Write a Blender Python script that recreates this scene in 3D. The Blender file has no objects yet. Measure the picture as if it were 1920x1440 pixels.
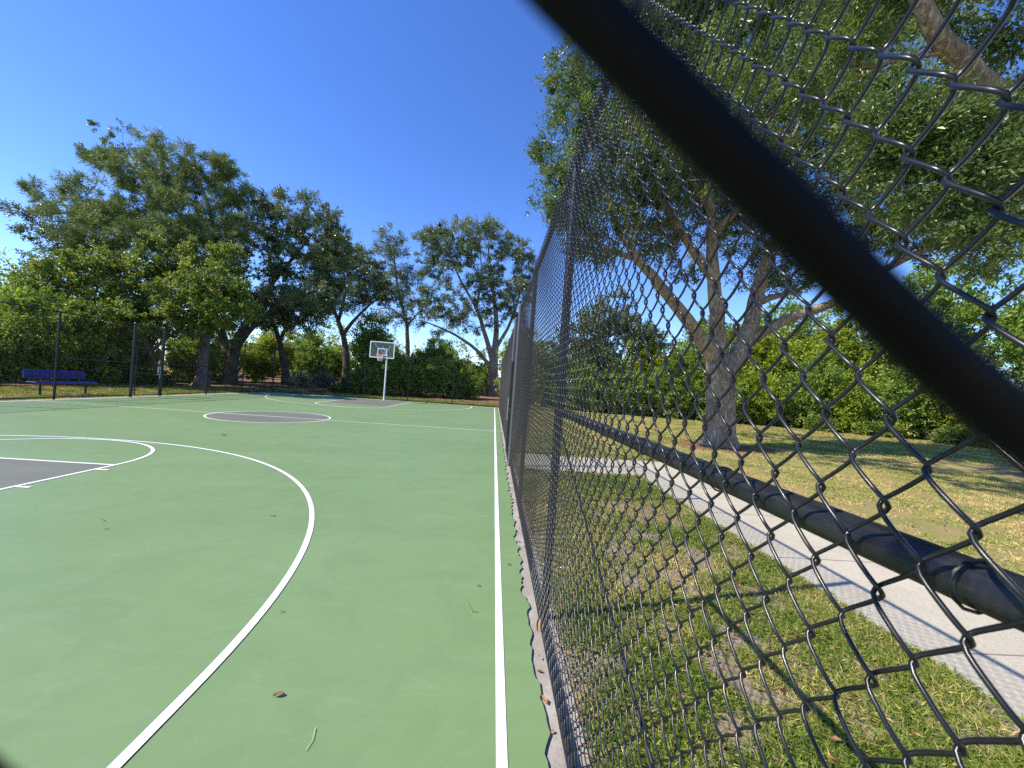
import bpy, math, random
import numpy as np
from mathutils import Matrix

rng = np.random.default_rng(7)
random.seed(7)
S = bpy.context.scene
COL = S.collection

# ------------------------------------------------------------------ camera
F_PX = 726.49                      # focal length in pixels of a 1920 px wide frame
PITCH, ROLL, YAW = -0.003473, 0.0722, 0.04594
CAM = np.array([-0.15266, 0.0, 1.64804])


def cam_axes():
    Fw = np.array([math.sin(YAW) * math.cos(PITCH), math.cos(YAW) * math.cos(PITCH), -math.sin(PITCH)])
    R = np.array([math.cos(YAW), -math.sin(YAW), 0.0])
    U = np.cross(R, Fw)
    c, s = math.cos(ROLL), math.sin(ROLL)
    return c * R + s * U, -s * R + c * U, Fw


AX_R, AX_U, AX_F = cam_axes()
cam_data = bpy.data.cameras.new('camera')
cam = bpy.data.objects.new('camera', cam_data)
COL.objects.link(cam)
cam.matrix_world = Matrix(((AX_R[0], AX_U[0], -AX_F[0], CAM[0]),
                           (AX_R[1], AX_U[1], -AX_F[1], CAM[1]),
                           (AX_R[2], AX_U[2], -AX_F[2], CAM[2]),
                           (0, 0, 0, 1)))
cam_data.sensor_width = 36.0
cam_data.lens = F_PX / 1920 * 36
cam_data.clip_start = 0.003
cam_data.clip_end = 2000
cam_data.dof.use_dof = True
cam_data.dof.focus_distance = 5.0
cam_data.dof.aperture_fstop = cam_data.lens / 1.4      # a phone lens with a 1.4 mm pupil
S.camera = cam

# ------------------------------------------------------------------ sky, sun, exposure
SUN_L = np.array([0.942, 0.242, -1.0])                  # the way sunlight travels
SUN_EL = math.atan2(1.0, math.hypot(0.942, 0.242))
SUN_ROT = math.atan2(-0.942, -0.242) % (2 * math.pi)
W = bpy.data.worlds.new('World')
S.world = W
W.use_nodes = True
wn, wl = W.node_tree.nodes, W.node_tree.links
wn.clear()
sky = wn.new('ShaderNodeTexSky')
sky.sky_type = 'NISHITA'
sky.sun_disc = False
sky.sun_elevation = SUN_EL
sky.sun_rotation = SUN_ROT
sky.altitude = 0
sky.air_density = 0.8
sky.dust_density = 0.0
sky.ozone_density = 3.0
hs = wn.new('ShaderNodeHueSaturation')
hs.inputs['Saturation'].default_value = 1.22
hs.inputs['Hue'].default_value = 0.514
hs.inputs['Value'].default_value = 1.4
bg = wn.new('ShaderNodeBackground')
bg.inputs['Strength'].default_value = 0.14
wo = wn.new('ShaderNodeOutputWorld')
wl.new(sky.outputs[0], hs.inputs['Color'])
wl.new(hs.outputs[0], bg.inputs[0])
wl.new(bg.outputs[0], wo.inputs[0])

sun_data = bpy.data.lights.new('sun', 'SUN')
sun_data.energy = 5.0
sun_data.angle = math.radians(0.53)
sun_data.color = (1.0, 0.925, 0.78)
sun = bpy.data.objects.new('sun', sun_data)
COL.objects.link(sun)
from mathutils import Vector
sun.rotation_euler = Vector(SUN_L).to_track_quat('-Z', 'Y').to_euler()
sun.location = (-20, -5, 25)

S.view_settings.view_transform = 'Standard'
S.view_settings.look = 'None'
S.view_settings.gamma = 1.0
S.view_settings.exposure = 0.62
S.cycles.max_bounces = 8
S.cycles.diffuse_bounces = 3
S.cycles.transparent_max_bounces = 16
S.cycles.use_denoising = False


def at(px, py, Y):
    """the point at distance Y (world) seen at a pixel of the 1920x1440 photograph"""
    d = AX_F + (px - 960) / F_PX * AX_R - (py - 720) / F_PX * AX_U
    return CAM + d * (Y / d[1])


def ground_z(x, y):
    return -0.02 + 0.02 * max(0.0, y - 30.0) + 0.012 * max(0.0, -x - 24.0)


# ------------------------------------------------------------------ helpers
def tag(o, label=None, cat=None, group=None, kind=None):
    if label: o['label'] = label
    if cat: o['category'] = cat
    if group: o['group'] = group
    if kind: o['kind'] = kind
    return o


def empty(name, loc=(0, 0, 0), label=None, cat=None, group=None):
    o = bpy.data.objects.new(name, None)
    COL.objects.link(o)
    o.location = loc
    o.empty_display_size = 0.2
    return tag(o, label, cat, group)


def mesh_obj(name, V, faces, mat, parent=None, smooth=False, tint=None):
    """V (n,3); faces: list of int arrays, each (m,k).  World coordinates unless the parent is moved."""
    V = np.asarray(V, np.float32)
    me = bpy.data.meshes.new(name)
    faces = [np.asarray(f, np.int32) for f in faces if len(f)]
    loops = np.concatenate([f.ravel() for f in faces])
    counts = np.concatenate([np.full(len(f), f.shape[1], np.int32) for f in faces])
    starts = np.concatenate([[0], np.cumsum(counts)[:-1]]).astype(np.int32)
    me.vertices.add(len(V))
    me.vertices.foreach_set('co', V.ravel())
    me.loops.add(len(loops))
    me.loops.foreach_set('vertex_index', loops)
    me.polygons.add(len(counts))
    me.polygons.foreach_set('loop_start', starts)
    me.polygons.foreach_set('loop_total', counts)
    me.polygons.foreach_set('use_smooth', np.full(len(counts), bool(smooth)))
    if tint is not None:
        a = me.attributes.new('tint', 'FLOAT', 'FACE')
        a.data.foreach_set('value', np.asarray(tint, np.float32))
    me.update(calc_edges=True)
    me.validate()
    if mat: me.materials.append(mat)
    o = bpy.data.objects.new(name, me)
    COL.objects.link(o)
    if parent is not None:
        o.parent = parent
    return o


class MB:
    """collects shapes into one mesh"""
    def __init__(self):
        self.V, self.F, self.n = [], {}, 0

    def add(self, V, faces):
        V = np.asarray(V, float)
        for f in faces:
            f = np.asarray(f, int)
            if len(f): self.F.setdefault(f.shape[1], []).append(f + self.n)
        self.V.append(V)
        self.n += len(V)

    def box(self, c, s, rz=0.0, rx=0.0, bevel=0.0):
        c = np.array(c, float); h = np.array(s, float) / 2
        if bevel:
            b = min(bevel, *(h * 0.9))
            pts, q = [], []
            loops = []
            for z, ins in ((-h[2], b), (-h[2] + b, 0), (h[2] - b, 0), (h[2], b)):
                x, y = h[0] - ins, h[1] - ins
                k = b if ins == 0 else b * 0.4
                loop = [(-x + k, -y), (x - k, -y), (x, -y + k), (x, y - k), (x - k, y), (-x + k, y), (-x, y - k), (-x, -y + k)]
                loops.append([(a, bb, z) for a, bb in loop])
            V = np.array(sum(loops, []))
            for i in range(3):
                for j in range(8):
                    q.append((i * 8 + j, i * 8 + (j + 1) % 8, i * 8 + 8 + (j + 1) % 8, i * 8 + 8 + j))
            F8 = [list(range(7, -1, -1)), list(range(24, 32))]
            fs = [np.array(q), np.array(F8)]
        else:
            V = np.array([(x, y, z) for z in (-1, 1) for y in (-1, 1) for x in (-1, 1)]) * h
            fs = [np.array([(0, 2, 3, 1), (4, 5, 7, 6), (0, 1, 5, 4), (2, 6, 7, 3), (0, 4, 6, 2), (1, 3, 7, 5)])]
        if rx:
            cx, sx = math.cos(rx), math.sin(rx)
            V = V @ np.array([[1, 0, 0], [0, cx, -sx], [0, sx, cx]]).T
        if rz:
            cz, sz = math.cos(rz), math.sin(rz)
            V = V @ np.array([[cz, -sz, 0], [sz, cz, 0], [0, 0, 1]]).T
        self.add(V + c, fs)

    def tube(self, pts, rad, n=8, caps=True):
        P = np.asarray(pts, float)
        r = np.full(len(P), rad, float) if np.isscalar(rad) else np.asarray(rad, float)
        V, F = sweep(P[None], r[None], n)
        fs = [F]
        if caps and n > 3:
            k = len(P)
            fs.append(np.array([list(range(n))[::-1], [(k - 1) * n + j for j in range(n)]]))
        self.add(V, fs)

    def build(self, name, mat, parent=None, smooth=True, auto=True):
        o = mesh_obj(name, np.concatenate(self.V), [np.concatenate(f) for f in self.F.values()], mat, parent, smooth)
        if smooth and auto:
            sharp(o)
        return o


def sharp(o, ang=40):
    me = o.data
    me.update()
    try:
        me.set_sharp_from_angle(angle=math.radians(ang))
    except Exception:
        pass


def sweep(P, r, n):
    """many polylines at once: P (m,k,3), r (m,k) -> verts, quads"""
    m, k, _ = P.shape
    T = np.empty_like(P)
    T[:, 1:-1] = P[:, 2:] - P[:, :-2]
    T[:, 0] = P[:, 1] - P[:, 0]
    T[:, -1] = P[:, -1] - P[:, -2]
    T /= np.linalg.norm(T, axis=2, keepdims=True) + 1e-12
    mean = P[:, -1] - P[:, 0]
    mean /= np.linalg.norm(mean, axis=1, keepdims=True) + 1e-12
    ref = np.where(np.abs(mean[:, 2:3]) < 0.8, np.array([[0, 0, 1.0]]), np.array([[0.9, 0.436, 0.0]]))
    A = np.cross(T, ref[:, None, :] + 0 * T)
    A /= np.linalg.norm(A, axis=2, keepdims=True) + 1e-12
    B = np.cross(T, A)
    ph = np.arange(n) * 2 * math.pi / n
    V = P[:, :, None, :] + r[:, :, None, None] * (A[:, :, None, :] * np.cos(ph)[None, None, :, None] + B[:, :, None, :] * np.sin(ph)[None, None, :, None])
    idx = np.arange(m * k * n).reshape(m, k, n)
    a, b = idx[:, :-1, :], idx[:, 1:, :]
    q = np.stack([a, np.roll(a, -1, 2), np.roll(b, -1, 2), b], -1).reshape(-1, 4)
    return V.reshape(-1, 3), q


# ------------------------------------------------------------------ materials
def mat(name, base=(0.5, 0.5, 0.5), rough=0.6, metal=0.0, spec=0.5):
    m = bpy.data.materials.new(name)
    m.use_nodes = True
    b = m.node_tree.nodes['Principled BSDF']
    b.inputs['Base Color'].default_value = (*base, 1)
    b.inputs['Roughness'].default_value = rough
    b.inputs['Metallic'].default_value = metal
    b.inputs['Specular IOR Level'].default_value = spec
    return m


class NT:
    def __init__(self, m):
        self.m, self.n, self.l = m, m.node_tree.nodes, m.node_tree.links
        self.b = self.n['Principled BSDF']
        self.coord = None

    def pos(self, scale=(1, 1, 1)):
        g = self.n.new('ShaderNodeNewGeometry')
        mp = self.n.new('ShaderNodeMapping')
        mp.inputs['Scale'].default_value = scale
        self.l.new(g.outputs['Position'], mp.inputs['Vector'])
        return mp.outputs[0]

    def noise(self, scale, detail=4, rough=0.55, vec=None, dist=0.0):
        t = self.n.new('ShaderNodeTexNoise')
        t.inputs['Scale'].default_value = scale
        t.inputs['Detail'].default_value = detail
        t.inputs['Roughness'].default_value = rough
        t.inputs['Distortion'].default_value = dist
        self.l.new(vec if vec is not None else self.pos(), t.inputs['Vector'])
        return t.outputs['Fac']

    def ramp(self, fac, stops):
        r = self.n.new('ShaderNodeValToRGB')
        e = r.color_ramp.elements
        while len(e) < len(stops): e.new(0.5)
        for el, (p, c) in zip(e, stops):
            el.position = p
            el.color = (*c, 1) if len(c) == 3 else c
        self.l.new(fac, r.inputs[0])
        return r.outputs[0]

    def mix(self, fac, a, b, mode='MIX'):
        x = self.n.new('ShaderNodeMix')
        x.data_type = 'RGBA'
        x.blend_type = mode
        for s, v in ((x.inputs['Factor'], fac), (x.inputs[6], a), (x.inputs[7], b)):
            if hasattr(v, 'links'): self.l.new(v, s)
            elif isinstance(v, (int, float)): s.default_value = v
            else: s.default_value = (*v, 1)
        return x.outputs[2]

    def color(self, c): self.l.new(c, self.b.inputs['Base Color'])

    def bump(self, h, strength=0.3, dist=0.02):
        bp = self.n.new('ShaderNodeBump')
        bp.inputs['Strength'].default_value = strength
        bp.inputs['Distance'].default_value = dist
        self.l.new(h, bp.inputs['Height'])
        self.l.new(bp.outputs[0], self.b.inputs['Normal'])


def leaf_mat(name, stops, trans=0.35, rough=0.45, spec=0.4, tcol=1.35):
    m = mat(name, rough=rough, spec=spec)
    t = NT(m)
    at_ = t.n.new('ShaderNodeAttribute')
    at_.attribute_name = 'tint'
    c = t.ramp(at_.outputs['Fac'], stops)
    t.color(c)
    tr = t.n.new('ShaderNodeBsdfTranslucent')
    hue = t.n.new('ShaderNodeHueSaturation')
    hue.inputs['Value'].default_value = tcol
    hue.inputs['Hue'].default_value = 0.485
    hue.inputs['Saturation'].default_value = 1.1
    t.l.new(c, hue.inputs['Color'])
    t.l.new(hue.outputs[0], tr.inputs[0])
    mx = t.n.new('ShaderNodeMixShader')
    mx.inputs[0].default_value = trans
    t.l.new(t.b.outputs[0], mx.inputs[1])
    t.l.new(tr.outputs[0], mx.inputs[2])
    t.l.new(mx.outputs[0], t.n['Material Output'].inputs[0])
    return m


def m_court():
    m = mat('court_green', (0.12, 0.22, 0.1), 0.5, spec=0.5)
    t = NT(m)
    big = t.noise(0.35, 5, 0.6, t.pos((0.5, 1.6, 1)), 0.6)
    c = t.ramp(big, [(0.3, (0.15, 0.231, 0.087)), (0.55, (0.168, 0.254, 0.099)), (0.8, (0.196, 0.282, 0.121))])
    streak = t.noise(3.0, 6, 0.65, t.pos((0.35, 2.2, 1)), 1.0)
    c = t.mix(t.ramp(streak, [(0.55, (0, 0, 0)), (0.78, (0.55, 0.55, 0.55))]), c, (0.2, 0.29, 0.16))
    fine = t.noise(260, 2, 0.5)
    c = t.mix(0.12, c, t.ramp(fine, [(0.3, (0.06, 0.12, 0.05)), (0.7, (0.3, 0.45, 0.28))]))
    scuff = t.noise(9, 3, 0.5, t.pos((1, 0.25, 1)), 2.5)
    c = t.mix(t.ramp(scuff, [(0.72, (0, 0, 0)), (0.8, (0.2, 0.2, 0.2))]), c, (0.26, 0.34, 0.235))
    blot = t.noise(1.1, 6, 0.7, None, 1.5)                # old water marks and dusty patches
    c = t.mix(t.ramp(blot, [(0.4, (0.22, 0.22, 0.22)), (0.52, (0, 0, 0))]), c, (0.112, 0.19, 0.08))
    dust = t.noise(4.5, 7, 0.75, t.pos((0.6, 1.4, 1)), 0.8)
    c = t.mix(t.ramp(dust, [(0.56, (0, 0, 0)), (0.72, (0.22, 0.22, 0.22))]), c, (0.27, 0.34, 0.2))
    t.color(c)
    t.bump(fine, 0.05, 0.001)
    return m


def m_key():
    m = mat('key_grey', (0.13, 0.135, 0.13), 0.65, spec=0.3)
    t = NT(m)
    a = t.noise(0.8, 5, 0.6, t.pos((0.6, 1.6, 1)))
    c = t.ramp(a, [(0.3, (0.122, 0.13, 0.102)), (0.75, (0.162, 0.17, 0.136))])
    f = t.noise(260, 2)
    c = t.mix(0.1, c, t.ramp(f, [(0.3, (0.05, 0.05, 0.05)), (0.7, (0.3, 0.3, 0.3))]))
    t.color(c)
    t.bump(f, 0.1, 0.002)
    return m


def m_line():
    m = mat('line_white', (0.78, 0.78, 0.8), 0.6, spec=0.3)
    t = NT(m)
    a = t.noise(30, 4)
    c = t.ramp(a, [(0.3, (0.66, 0.66, 0.67)), (0.6, (0.78, 0.78, 0.79))])
    w = t.noise(6, 8, 0.8, None, 1.0)
    c = t.mix(t.ramp(w, [(0.56, (0, 0, 0)), (0.72, (0.45, 0.45, 0.45))]), c, (0.42, 0.46, 0.38))
    t.color(c)
    return m


def m_ground():
    m = mat('lawn_ground', (0.2, 0.2, 0.08), 0.95, spec=0.1)
    t = NT(m)
    n1 = t.noise(0.45, 5, 0.6)
    n2 = t.noise(6.0, 5, 0.65)
    n3 = t.noise(60, 3, 0.6)
    straw = t.ramp(n3, [(0.3, (0.22, 0.15, 0.065)), (0.7, (0.48, 0.355, 0.17))])
    green = t.ramp(n3, [(0.3, (0.06, 0.085, 0.02)), (0.7, (0.2, 0.25, 0.065))])
    soil = t.ramp(n3, [(0.3, (0.14, 0.115, 0.09)), (0.7, (0.38, 0.33, 0.28))])
    c = t.mix(t.ramp(n1, [(0.4, (0.1, 0.1, 0.1)), (0.62, (0.75, 0.75, 0.75))]), straw, green)
    c = t.mix(t.ramp(n2, [(0.56, (0, 0, 0)), (0.7, (0.6, 0.6, 0.6))]), c, soil)
    t.color(c)
    t.bump(n3, 0.5, 0.02)
    return m


def m_soil():
    m = mat('sandy_soil', (0.3, 0.25, 0.2), 0.95, spec=0.1)
    t = NT(m)
    n2 = t.noise(4.0, 5, 0.65)
    n3 = t.noise(70, 4, 0.65)
    soil = t.ramp(n3, [(0.3, (0.15, 0.12, 0.095)), (0.7, (0.42, 0.355, 0.295))])
    thatch = t.ramp(n3, [(0.3, (0.13, 0.095, 0.045)), (0.7, (0.4, 0.3, 0.15))])
    t.color(t.mix(t.ramp(n2, [(0.4, (0, 0, 0)), (0.6, (0.85, 0.85, 0.85))]), soil, thatch))
    t.bump(n3, 0.7, 0.02)
    return m


def m_mulch():
    m = mat('leaf_mulch', (0.12, 0.07, 0.04), 0.95, spec=0.1)
    t = NT(m)
    n = t.noise(14, 6, 0.7)
    n2 = t.noise(1.2, 4, 0.6)
    a = t.ramp(n, [(0.35, (0.07, 0.045, 0.025)), (0.5, (0.2, 0.12, 0.065)), (0.68, (0.38, 0.24, 0.14))])
    c = t.mix(t.ramp(n2, [(0.4, (0, 0, 0)), (0.7, (0.6, 0.6, 0.6))]), a, (0.28, 0.18, 0.12))
    t.color(c)
    t.bump(n, 0.8, 0.03)
    return m


def m_concrete(name, lo, hi, sc=1.0):
    m = mat(name, lo, 0.85, spec=0.25)
    t = NT(m)
    a = t.noise(1.4 * sc, 6, 0.65)
    b = t.noise(45 * sc, 4, 0.6)
    c = t.ramp(a, [(0.3, lo), (0.7, hi)])
    c = t.mix(t.ramp(b, [(0.35, (0.4, 0.4, 0.4)), (0.5, (0, 0, 0))]), c, tuple(x * 0.55 for x in lo))
    t.color(c)
    t.bump(b, 0.35, 0.004)
    return m


def m_bark(name, lo, hi, sc=1.0):
    m = mat(name, lo, 0.9, spec=0.15)
    t = NT(m)
    v = t.pos((7 * sc, 7 * sc, 1.6 * sc))
    a = t.noise(2.2, 6, 0.7, v, 0.8)
    b = t.noise(0.9, 4, 0.6)
    c = t.ramp(a, [(0.33, tuple(x * 0.45 for x in lo)), (0.5, lo), (0.68, hi)])
    c = t.mix(t.ramp(b, [(0.5, (0, 0, 0)), (0.75, (0.5, 0.5, 0.5))]), c, tuple(x * 1.15 for x in hi))
    t.color(c)
    t.bump(a, 0.9, 0.05)
    return m


def m_vinyl():
    m = mat('black_vinyl', (0.011, 0.012, 0.014), 0.3, spec=0.5)
    t = NT(m)
    n = t.noise(35, 3, 0.6)
    r = t.ramp(n, [(0.3, (0.2, 0.2, 0.2)), (0.7, (0.38, 0.38, 0.38))])
    t.l.new(r, t.b.inputs['Roughness'])
    return m


def m_pipe():
    m = mat('black_pipe_coat', (0.016, 0.018, 0.024), 0.38, spec=0.5)
    t = NT(m)
    n = t.noise(18, 5, 0.7, t.pos((3, 0.4, 3)))
    t.color(t.ramp(n, [(0.45, (0.011, 0.012, 0.015)), (0.7, (0.024, 0.025, 0.029)), (0.85, (0.07, 0.07, 0.074))]))
    r = t.ramp(n, [(0.3, (0.28, 0.28, 0.28)), (0.7, (0.55, 0.55, 0.55))])
    t.l.new(r, t.b.inputs['Roughness'])
    t.bump(n, 0.06, 0.002)
    return m


M_COURT, M_KEY, M_LINE, M_GROUND, M_MULCH = m_court(), m_key(), m_line(), m_ground(), m_mulch()
M_PATH = m_concrete('path_concrete', (0.4, 0.36, 0.28), (0.5, 0.455, 0.36))
M_SOIL = m_soil()
M_FOOT = m_concrete('footing_concrete', (0.24, 0.215, 0.19), (0.42, 0.385, 0.345), 2.0)
M_VINYL, M_PIPE = m_vinyl(), m_pipe()
M_MESH_FAR = mat('weathered_black_vinyl', (0.012, 0.012, 0.013), 0.75, spec=0.12)
M_MESH_MID = mat('dull_black_vinyl', (0.011, 0.011, 0.013), 0.5, spec=0.3)
M_STEEL = mat('worn_galvanised', (0.4, 0.41, 0.43), 0.4, 0.8)
M_WHITE = mat('white_enamel', (0.8, 0.81, 0.82), 0.35)
M_POLE = mat('pale_grey_pole_paint', (0.66, 0.69, 0.72), 0.4)
M_RIM = mat('orange_rim_paint', (0.75, 0.09, 0.035), 0.4)
M_NET = mat('white_net_cord', (0.82, 0.82, 0.82), 0.8)
M_BLUE = mat('blue_plastic_coat', (0.012, 0.035, 0.33), 0.33)
M_DARK = mat('dark_leg_paint', (0.02, 0.02, 0.025), 0.45)
BK_OAK = m_bark('oak_bark', (0.26, 0.192, 0.132), (0.6, 0.48, 0.345))
BK_PINE = m_bark('pine_bark', (0.2, 0.155, 0.13), (0.4, 0.33, 0.29))
BK_DARK = m_bark('shrub_and_shaded_oak_bark', (0.09, 0.07, 0.05), (0.24, 0.2, 0.15))  # shrub stems; its dark tone also paints shade onto background oak trunks
L_OAK = leaf_mat('oak_leaf', [(0, (0.062, 0.099, 0.034)), (0.5, (0.130, 0.181, 0.064)), (0.85, (0.205, 0.251, 0.092)), (1, (0.280, 0.297, 0.111))], 0.22, 0.36, 0.60)
L_NEAR = leaf_mat('oak_leaf_near', [(0, (0.051, 0.091, 0.023)), (0.5, (0.108, 0.168, 0.042)), (0.85, (0.193, 0.244, 0.059)), (1, (0.319, 0.303, 0.105))], 0.34, 0.34, 0.55)
L_PINE = leaf_mat('pine_needle', [(0, (0.082, 0.128, 0.037)), (0.5, (0.160, 0.221, 0.066)), (1, (0.304, 0.349, 0.116))], 0.22, 0.50, 0.30)
L_MAPLE = leaf_mat('broad_leaf', [(0, (0.072, 0.122, 0.024)), (0.5, (0.157, 0.222, 0.046)), (0.85, (0.286, 0.358, 0.064)), (1, (0.429, 0.429, 0.122))], 0.42, 0.42, 0.45)
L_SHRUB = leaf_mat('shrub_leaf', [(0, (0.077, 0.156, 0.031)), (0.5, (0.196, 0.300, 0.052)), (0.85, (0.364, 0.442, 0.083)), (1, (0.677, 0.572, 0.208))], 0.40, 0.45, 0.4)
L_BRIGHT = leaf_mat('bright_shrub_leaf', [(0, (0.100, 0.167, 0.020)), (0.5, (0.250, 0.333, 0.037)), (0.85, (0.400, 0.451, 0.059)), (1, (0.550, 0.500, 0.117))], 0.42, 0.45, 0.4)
L_SAGE = leaf_mat('grey_green_leaf', [(0, (0.087, 0.123, 0.072)), (0.6, (0.203, 0.246, 0.160)), (1, (0.377, 0.406, 0.290))], 0.25, 0.5, 0.35)
L_GRASS = leaf_mat('grass_blade', [(0, (0.076, 0.140, 0.019)), (0.45, (0.197, 0.281, 0.042)), (0.65, (0.364, 0.407, 0.084)), (0.8, (0.637, 0.505, 0.211)), (1, (0.758, 0.576, 0.281))], 0.3, 0.5, 0.3, 1.1)
L_DRY = leaf_mat('dry_leaf', [(0, (0.1, 0.05, 0.025)), (0.4, (0.24, 0.12, 0.05)), (0.8, (0.4, 0.2, 0.08)), (1, (0.5, 0.33, 0.18))], 0.12, 0.6, 0.3, 1.0)


# ------------------------------------------------------------------ ground, court, path
def grid_sheet(name, xs, ys, zf, m):
    X, Y = np.meshgrid(xs, ys)
    Z = np.vectorize(zf)(X, Y)
    nx, ny = len(xs), len(ys)
    i = np.arange(nx * ny).reshape(ny, nx)
    q = np.stack([i[:-1, :-1], i[:-1, 1:], i[1:, 1:], i[1:, :-1]], -1).reshape(-1, 4)
    return tag(mesh_obj(name, np.stack([X, Y, Z], -1).reshape(-1, 3), [q], m, smooth=True), kind='structure')


gx = np.concatenate([[-700, -300, -150, -80], np.arange(-50, 51, 2.0), [80, 150, 300, 700]])
gy = np.concatenate([[-300, -100, -40, -15], np.arange(-8, 81, 2.0), [110, 160, 300, 700]])
grid_sheet('ground', gx, gy, lambda x, y: -0.035 + 0.02 * min(max(0.0, y - 30.0), 60) + 0.012 * min(max(0.0, -x - 24.0), 60), M_GROUND)


def poly_sheet(name, pts, z, m, thick=0.0, kind='structure'):
    n = len(pts)
    V = [(x, y, z) for x, y in pts]
    F = {n: [list(range(n))]}
    fs = [np.array([list(range(n))])]
    if thick:
        V += [(x, y, z - thick) for x, y in pts]
        fs.append(np.array([(i + n, (i + 1) % n + n, (i + 1) % n, i) for i in range(n)]))
    return tag(mesh_obj(name, V, fs, m), kind=kind)


# court slab with a hand-cut, wavy right edge
XL, XR, YB = -15.242, 0.0, 26.955
XC = -7.621
ys = np.arange(-1.2, 27.45, 0.035)
edge = 0.215 + 0.010 * np.sin(ys * 7.1) + 0.009 * np.sin(ys * 17.3 + 1) + 0.007 * np.sin(ys * 41 + 2) - 0.0012 * ys
edge += np.convolve(rng.normal(0, 0.016, len(ys)), np.ones(3) / 3, 'same')
court_pts = list(zip(edge, ys)) + [(-15.36, 27.45), (-15.36, -1.2)]
poly_sheet('court_surface', court_pts, 0.0, M_COURT, 0.03)
poly_sheet('concrete_strip', [(0.09, -1.3), (0.395, -1.3), (0.405, 6), (0.39, 14), (0.40, 28.3), (0.09, 28.3)], -0.016, M_FOOT, 0.03)
poly_sheet('concrete_strip_far', [(-15.9, 27.3), (0.088, 27.3), (0.088, 27.95), (-15.9, 27.95)], -0.018, M_FOOT, 0.03)
poly_sheet('concrete_strip_side', [(-15.78, -1.2), (-15.3, -1.2), (-15.3, 27.298), (-15.78, 27.298)], -0.018, M_FOOT, 0.03)


def strip(pts, w, z):
    """a painted line of width w along a polyline (closed polylines repeat their first point)"""
    P = np.asarray(pts, float)
    T = np.gradient(P, axis=0)
    if np.allclose(P[0], P[-1]):
        T[0] = T[-1] = P[1] - P[-2]
    T /= np.linalg.norm(T, axis=1, keepdims=True)
    N = np.stack([-T[:, 1], T[:, 0]], 1) * w / 2
    k = len(P)
    V = np.concatenate([np.c_[P + N, np.full(k, z)], np.c_[P - N, np.full(k, z)]])
    i = np.arange(k - 1)
    return V, np.stack([i + k, i + 1 + k, i + 1, i], -1)


def arc(cx, cy, r, a0, a1, n=96):
    a = np.radians(np.linspace(a0, a1, n))
    return np.stack([cx + r * np.cos(a), cy + r * np.sin(a)], 1)


LW, ZK, ZL = 0.051, 0.0025, 0.004
lines = MB()
kw = 1.83 - LW / 2
YN = 0.385
R3 = 6.06
for i, (pts, w) in enumerate([
        ([(XR, YN), (XR, YB)], LW), ([(XL, YN), (XL, YB)], LW), ([(XL, YN), (XR, YN)], LW), ([(XL, YB), (XR, YB)], LW),
        ([(XL, 13.565), (XR, 13.565)], LW), (arc(XC, 13.565, kw, 0, 360, 129), LW),
        ([(XR + 0.026, 21.85), (XR + 0.2, 21.85)], 0.04)]):
    V, q = strip(pts, w, ZL + 0.0002 * (i % 5))
    lines.add(V, [q])
for base, s in ((YN, 1), (YB, -1)):
    ft = base + s * 5.785
    c3 = base + s * 1.605
    for i, (pts, w) in enumerate([
            ([(XC + kw, base), (XC + kw, ft)], LW), ([(XC - kw, base), (XC - kw, ft)], LW),
            ([(XC - kw, ft), (XC + kw, ft)], LW),
            (arc(XC, ft, kw, 0, 180 * s, 65), LW),
            (np.concatenate([[(XC + R3, base)], arc(XC, c3, R3, 0, 180 * s, 129), [(XC - R3, base)]]), LW)]):
        V, q = strip(pts, w, ZL + 0.0012 + 0.0002 * i)
        lines.add(V, [q] if s == 1 or True else [q[:, ::-1]])
    for d in (2.13, 2.44, 3.6, 4.545, 5.49):
        for sx in (-1, 1):
            V, q = strip([(XC + sx * (kw + 0.02), base + s * d), (XC + sx * (kw + 0.185), base + s * d)], LW, ZL + 0.0024)
            lines.add(V, [q])
tag(lines.build('court_lines', M_LINE, smooth=False), kind='structure')
poly_sheet('centre_circle_paint', arc(XC, 13.565, 1.82, 0, 360, 97)[:-1].tolist(), ZK, M_KEY)
for base, s in ((YN, 1), (YB, -1)):
    a, b = sorted((base, base + s * 5.785))
    poly_sheet('key_paint', [(XC - 1.82, a), (XC + 1.82, a), (XC + 1.82, b), (XC - 1.82, b)], ZK, M_KEY)
    
poly_sheet('verge_soil', [(0.38, -2.2), (2.98, -2.2), (2.98, 7.86), (0.38, 7.86)], -0.029, M_SOIL)

# concrete footpath: along the fence, then a branch to the gate
path_pts = [(2.97, -2), (4.43, -2), (4.44, 9.62), (0.62, 9.62), (0.62, 7.85), (2.97, 7.85)]
poly_sheet('footpath', path_pts, -0.018, M_PATH, 0.04)
joints = MB()
for y in (-0.4, 1.1, 2.6, 4.1, 5.6, 7.1):
    joints.box((3.7, y, -0.0165), (1.44, 0.012, 0.002))
for x in (1.5, 2.97):
    joints.box((x, 8.73, -0.0165), (0.012, 1.74, 0.002))
tag(joints.build('footpath_joints', mat('joint_dirt', (0.2, 0.18, 0.15), 0.9), smooth=False), kind='structure')


def blob_sheet(name, cx, cy, rx, ry, z, m, amp=0.2, n=72, zf=None):
    a = np.linspace(0, 2 * math.pi, n, endpoint=False)
    f = 1 + amp * (np.sin(3 * a + cx) * 0.5 + np.sin(7 * a + cy) * 0.35 + np.sin(13 * a) * 0.25 + rng.normal(0, 0.12, n))
    x, y = cx + rx * f * np.cos(a), cy + ry * f * np.sin(a)
    V = [(cx, cy, z if zf is None else zf(cx, cy))] + [(xx, yy, z if zf is None else zf(xx, yy)) for xx, yy in zip(x, y)]
    i = np.arange(n)
    return tag(mesh_obj(name, V, [np.stack([0 * i, 1 + i, 1 + (i + 1) % n], -1)], m), kind='structure')


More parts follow.
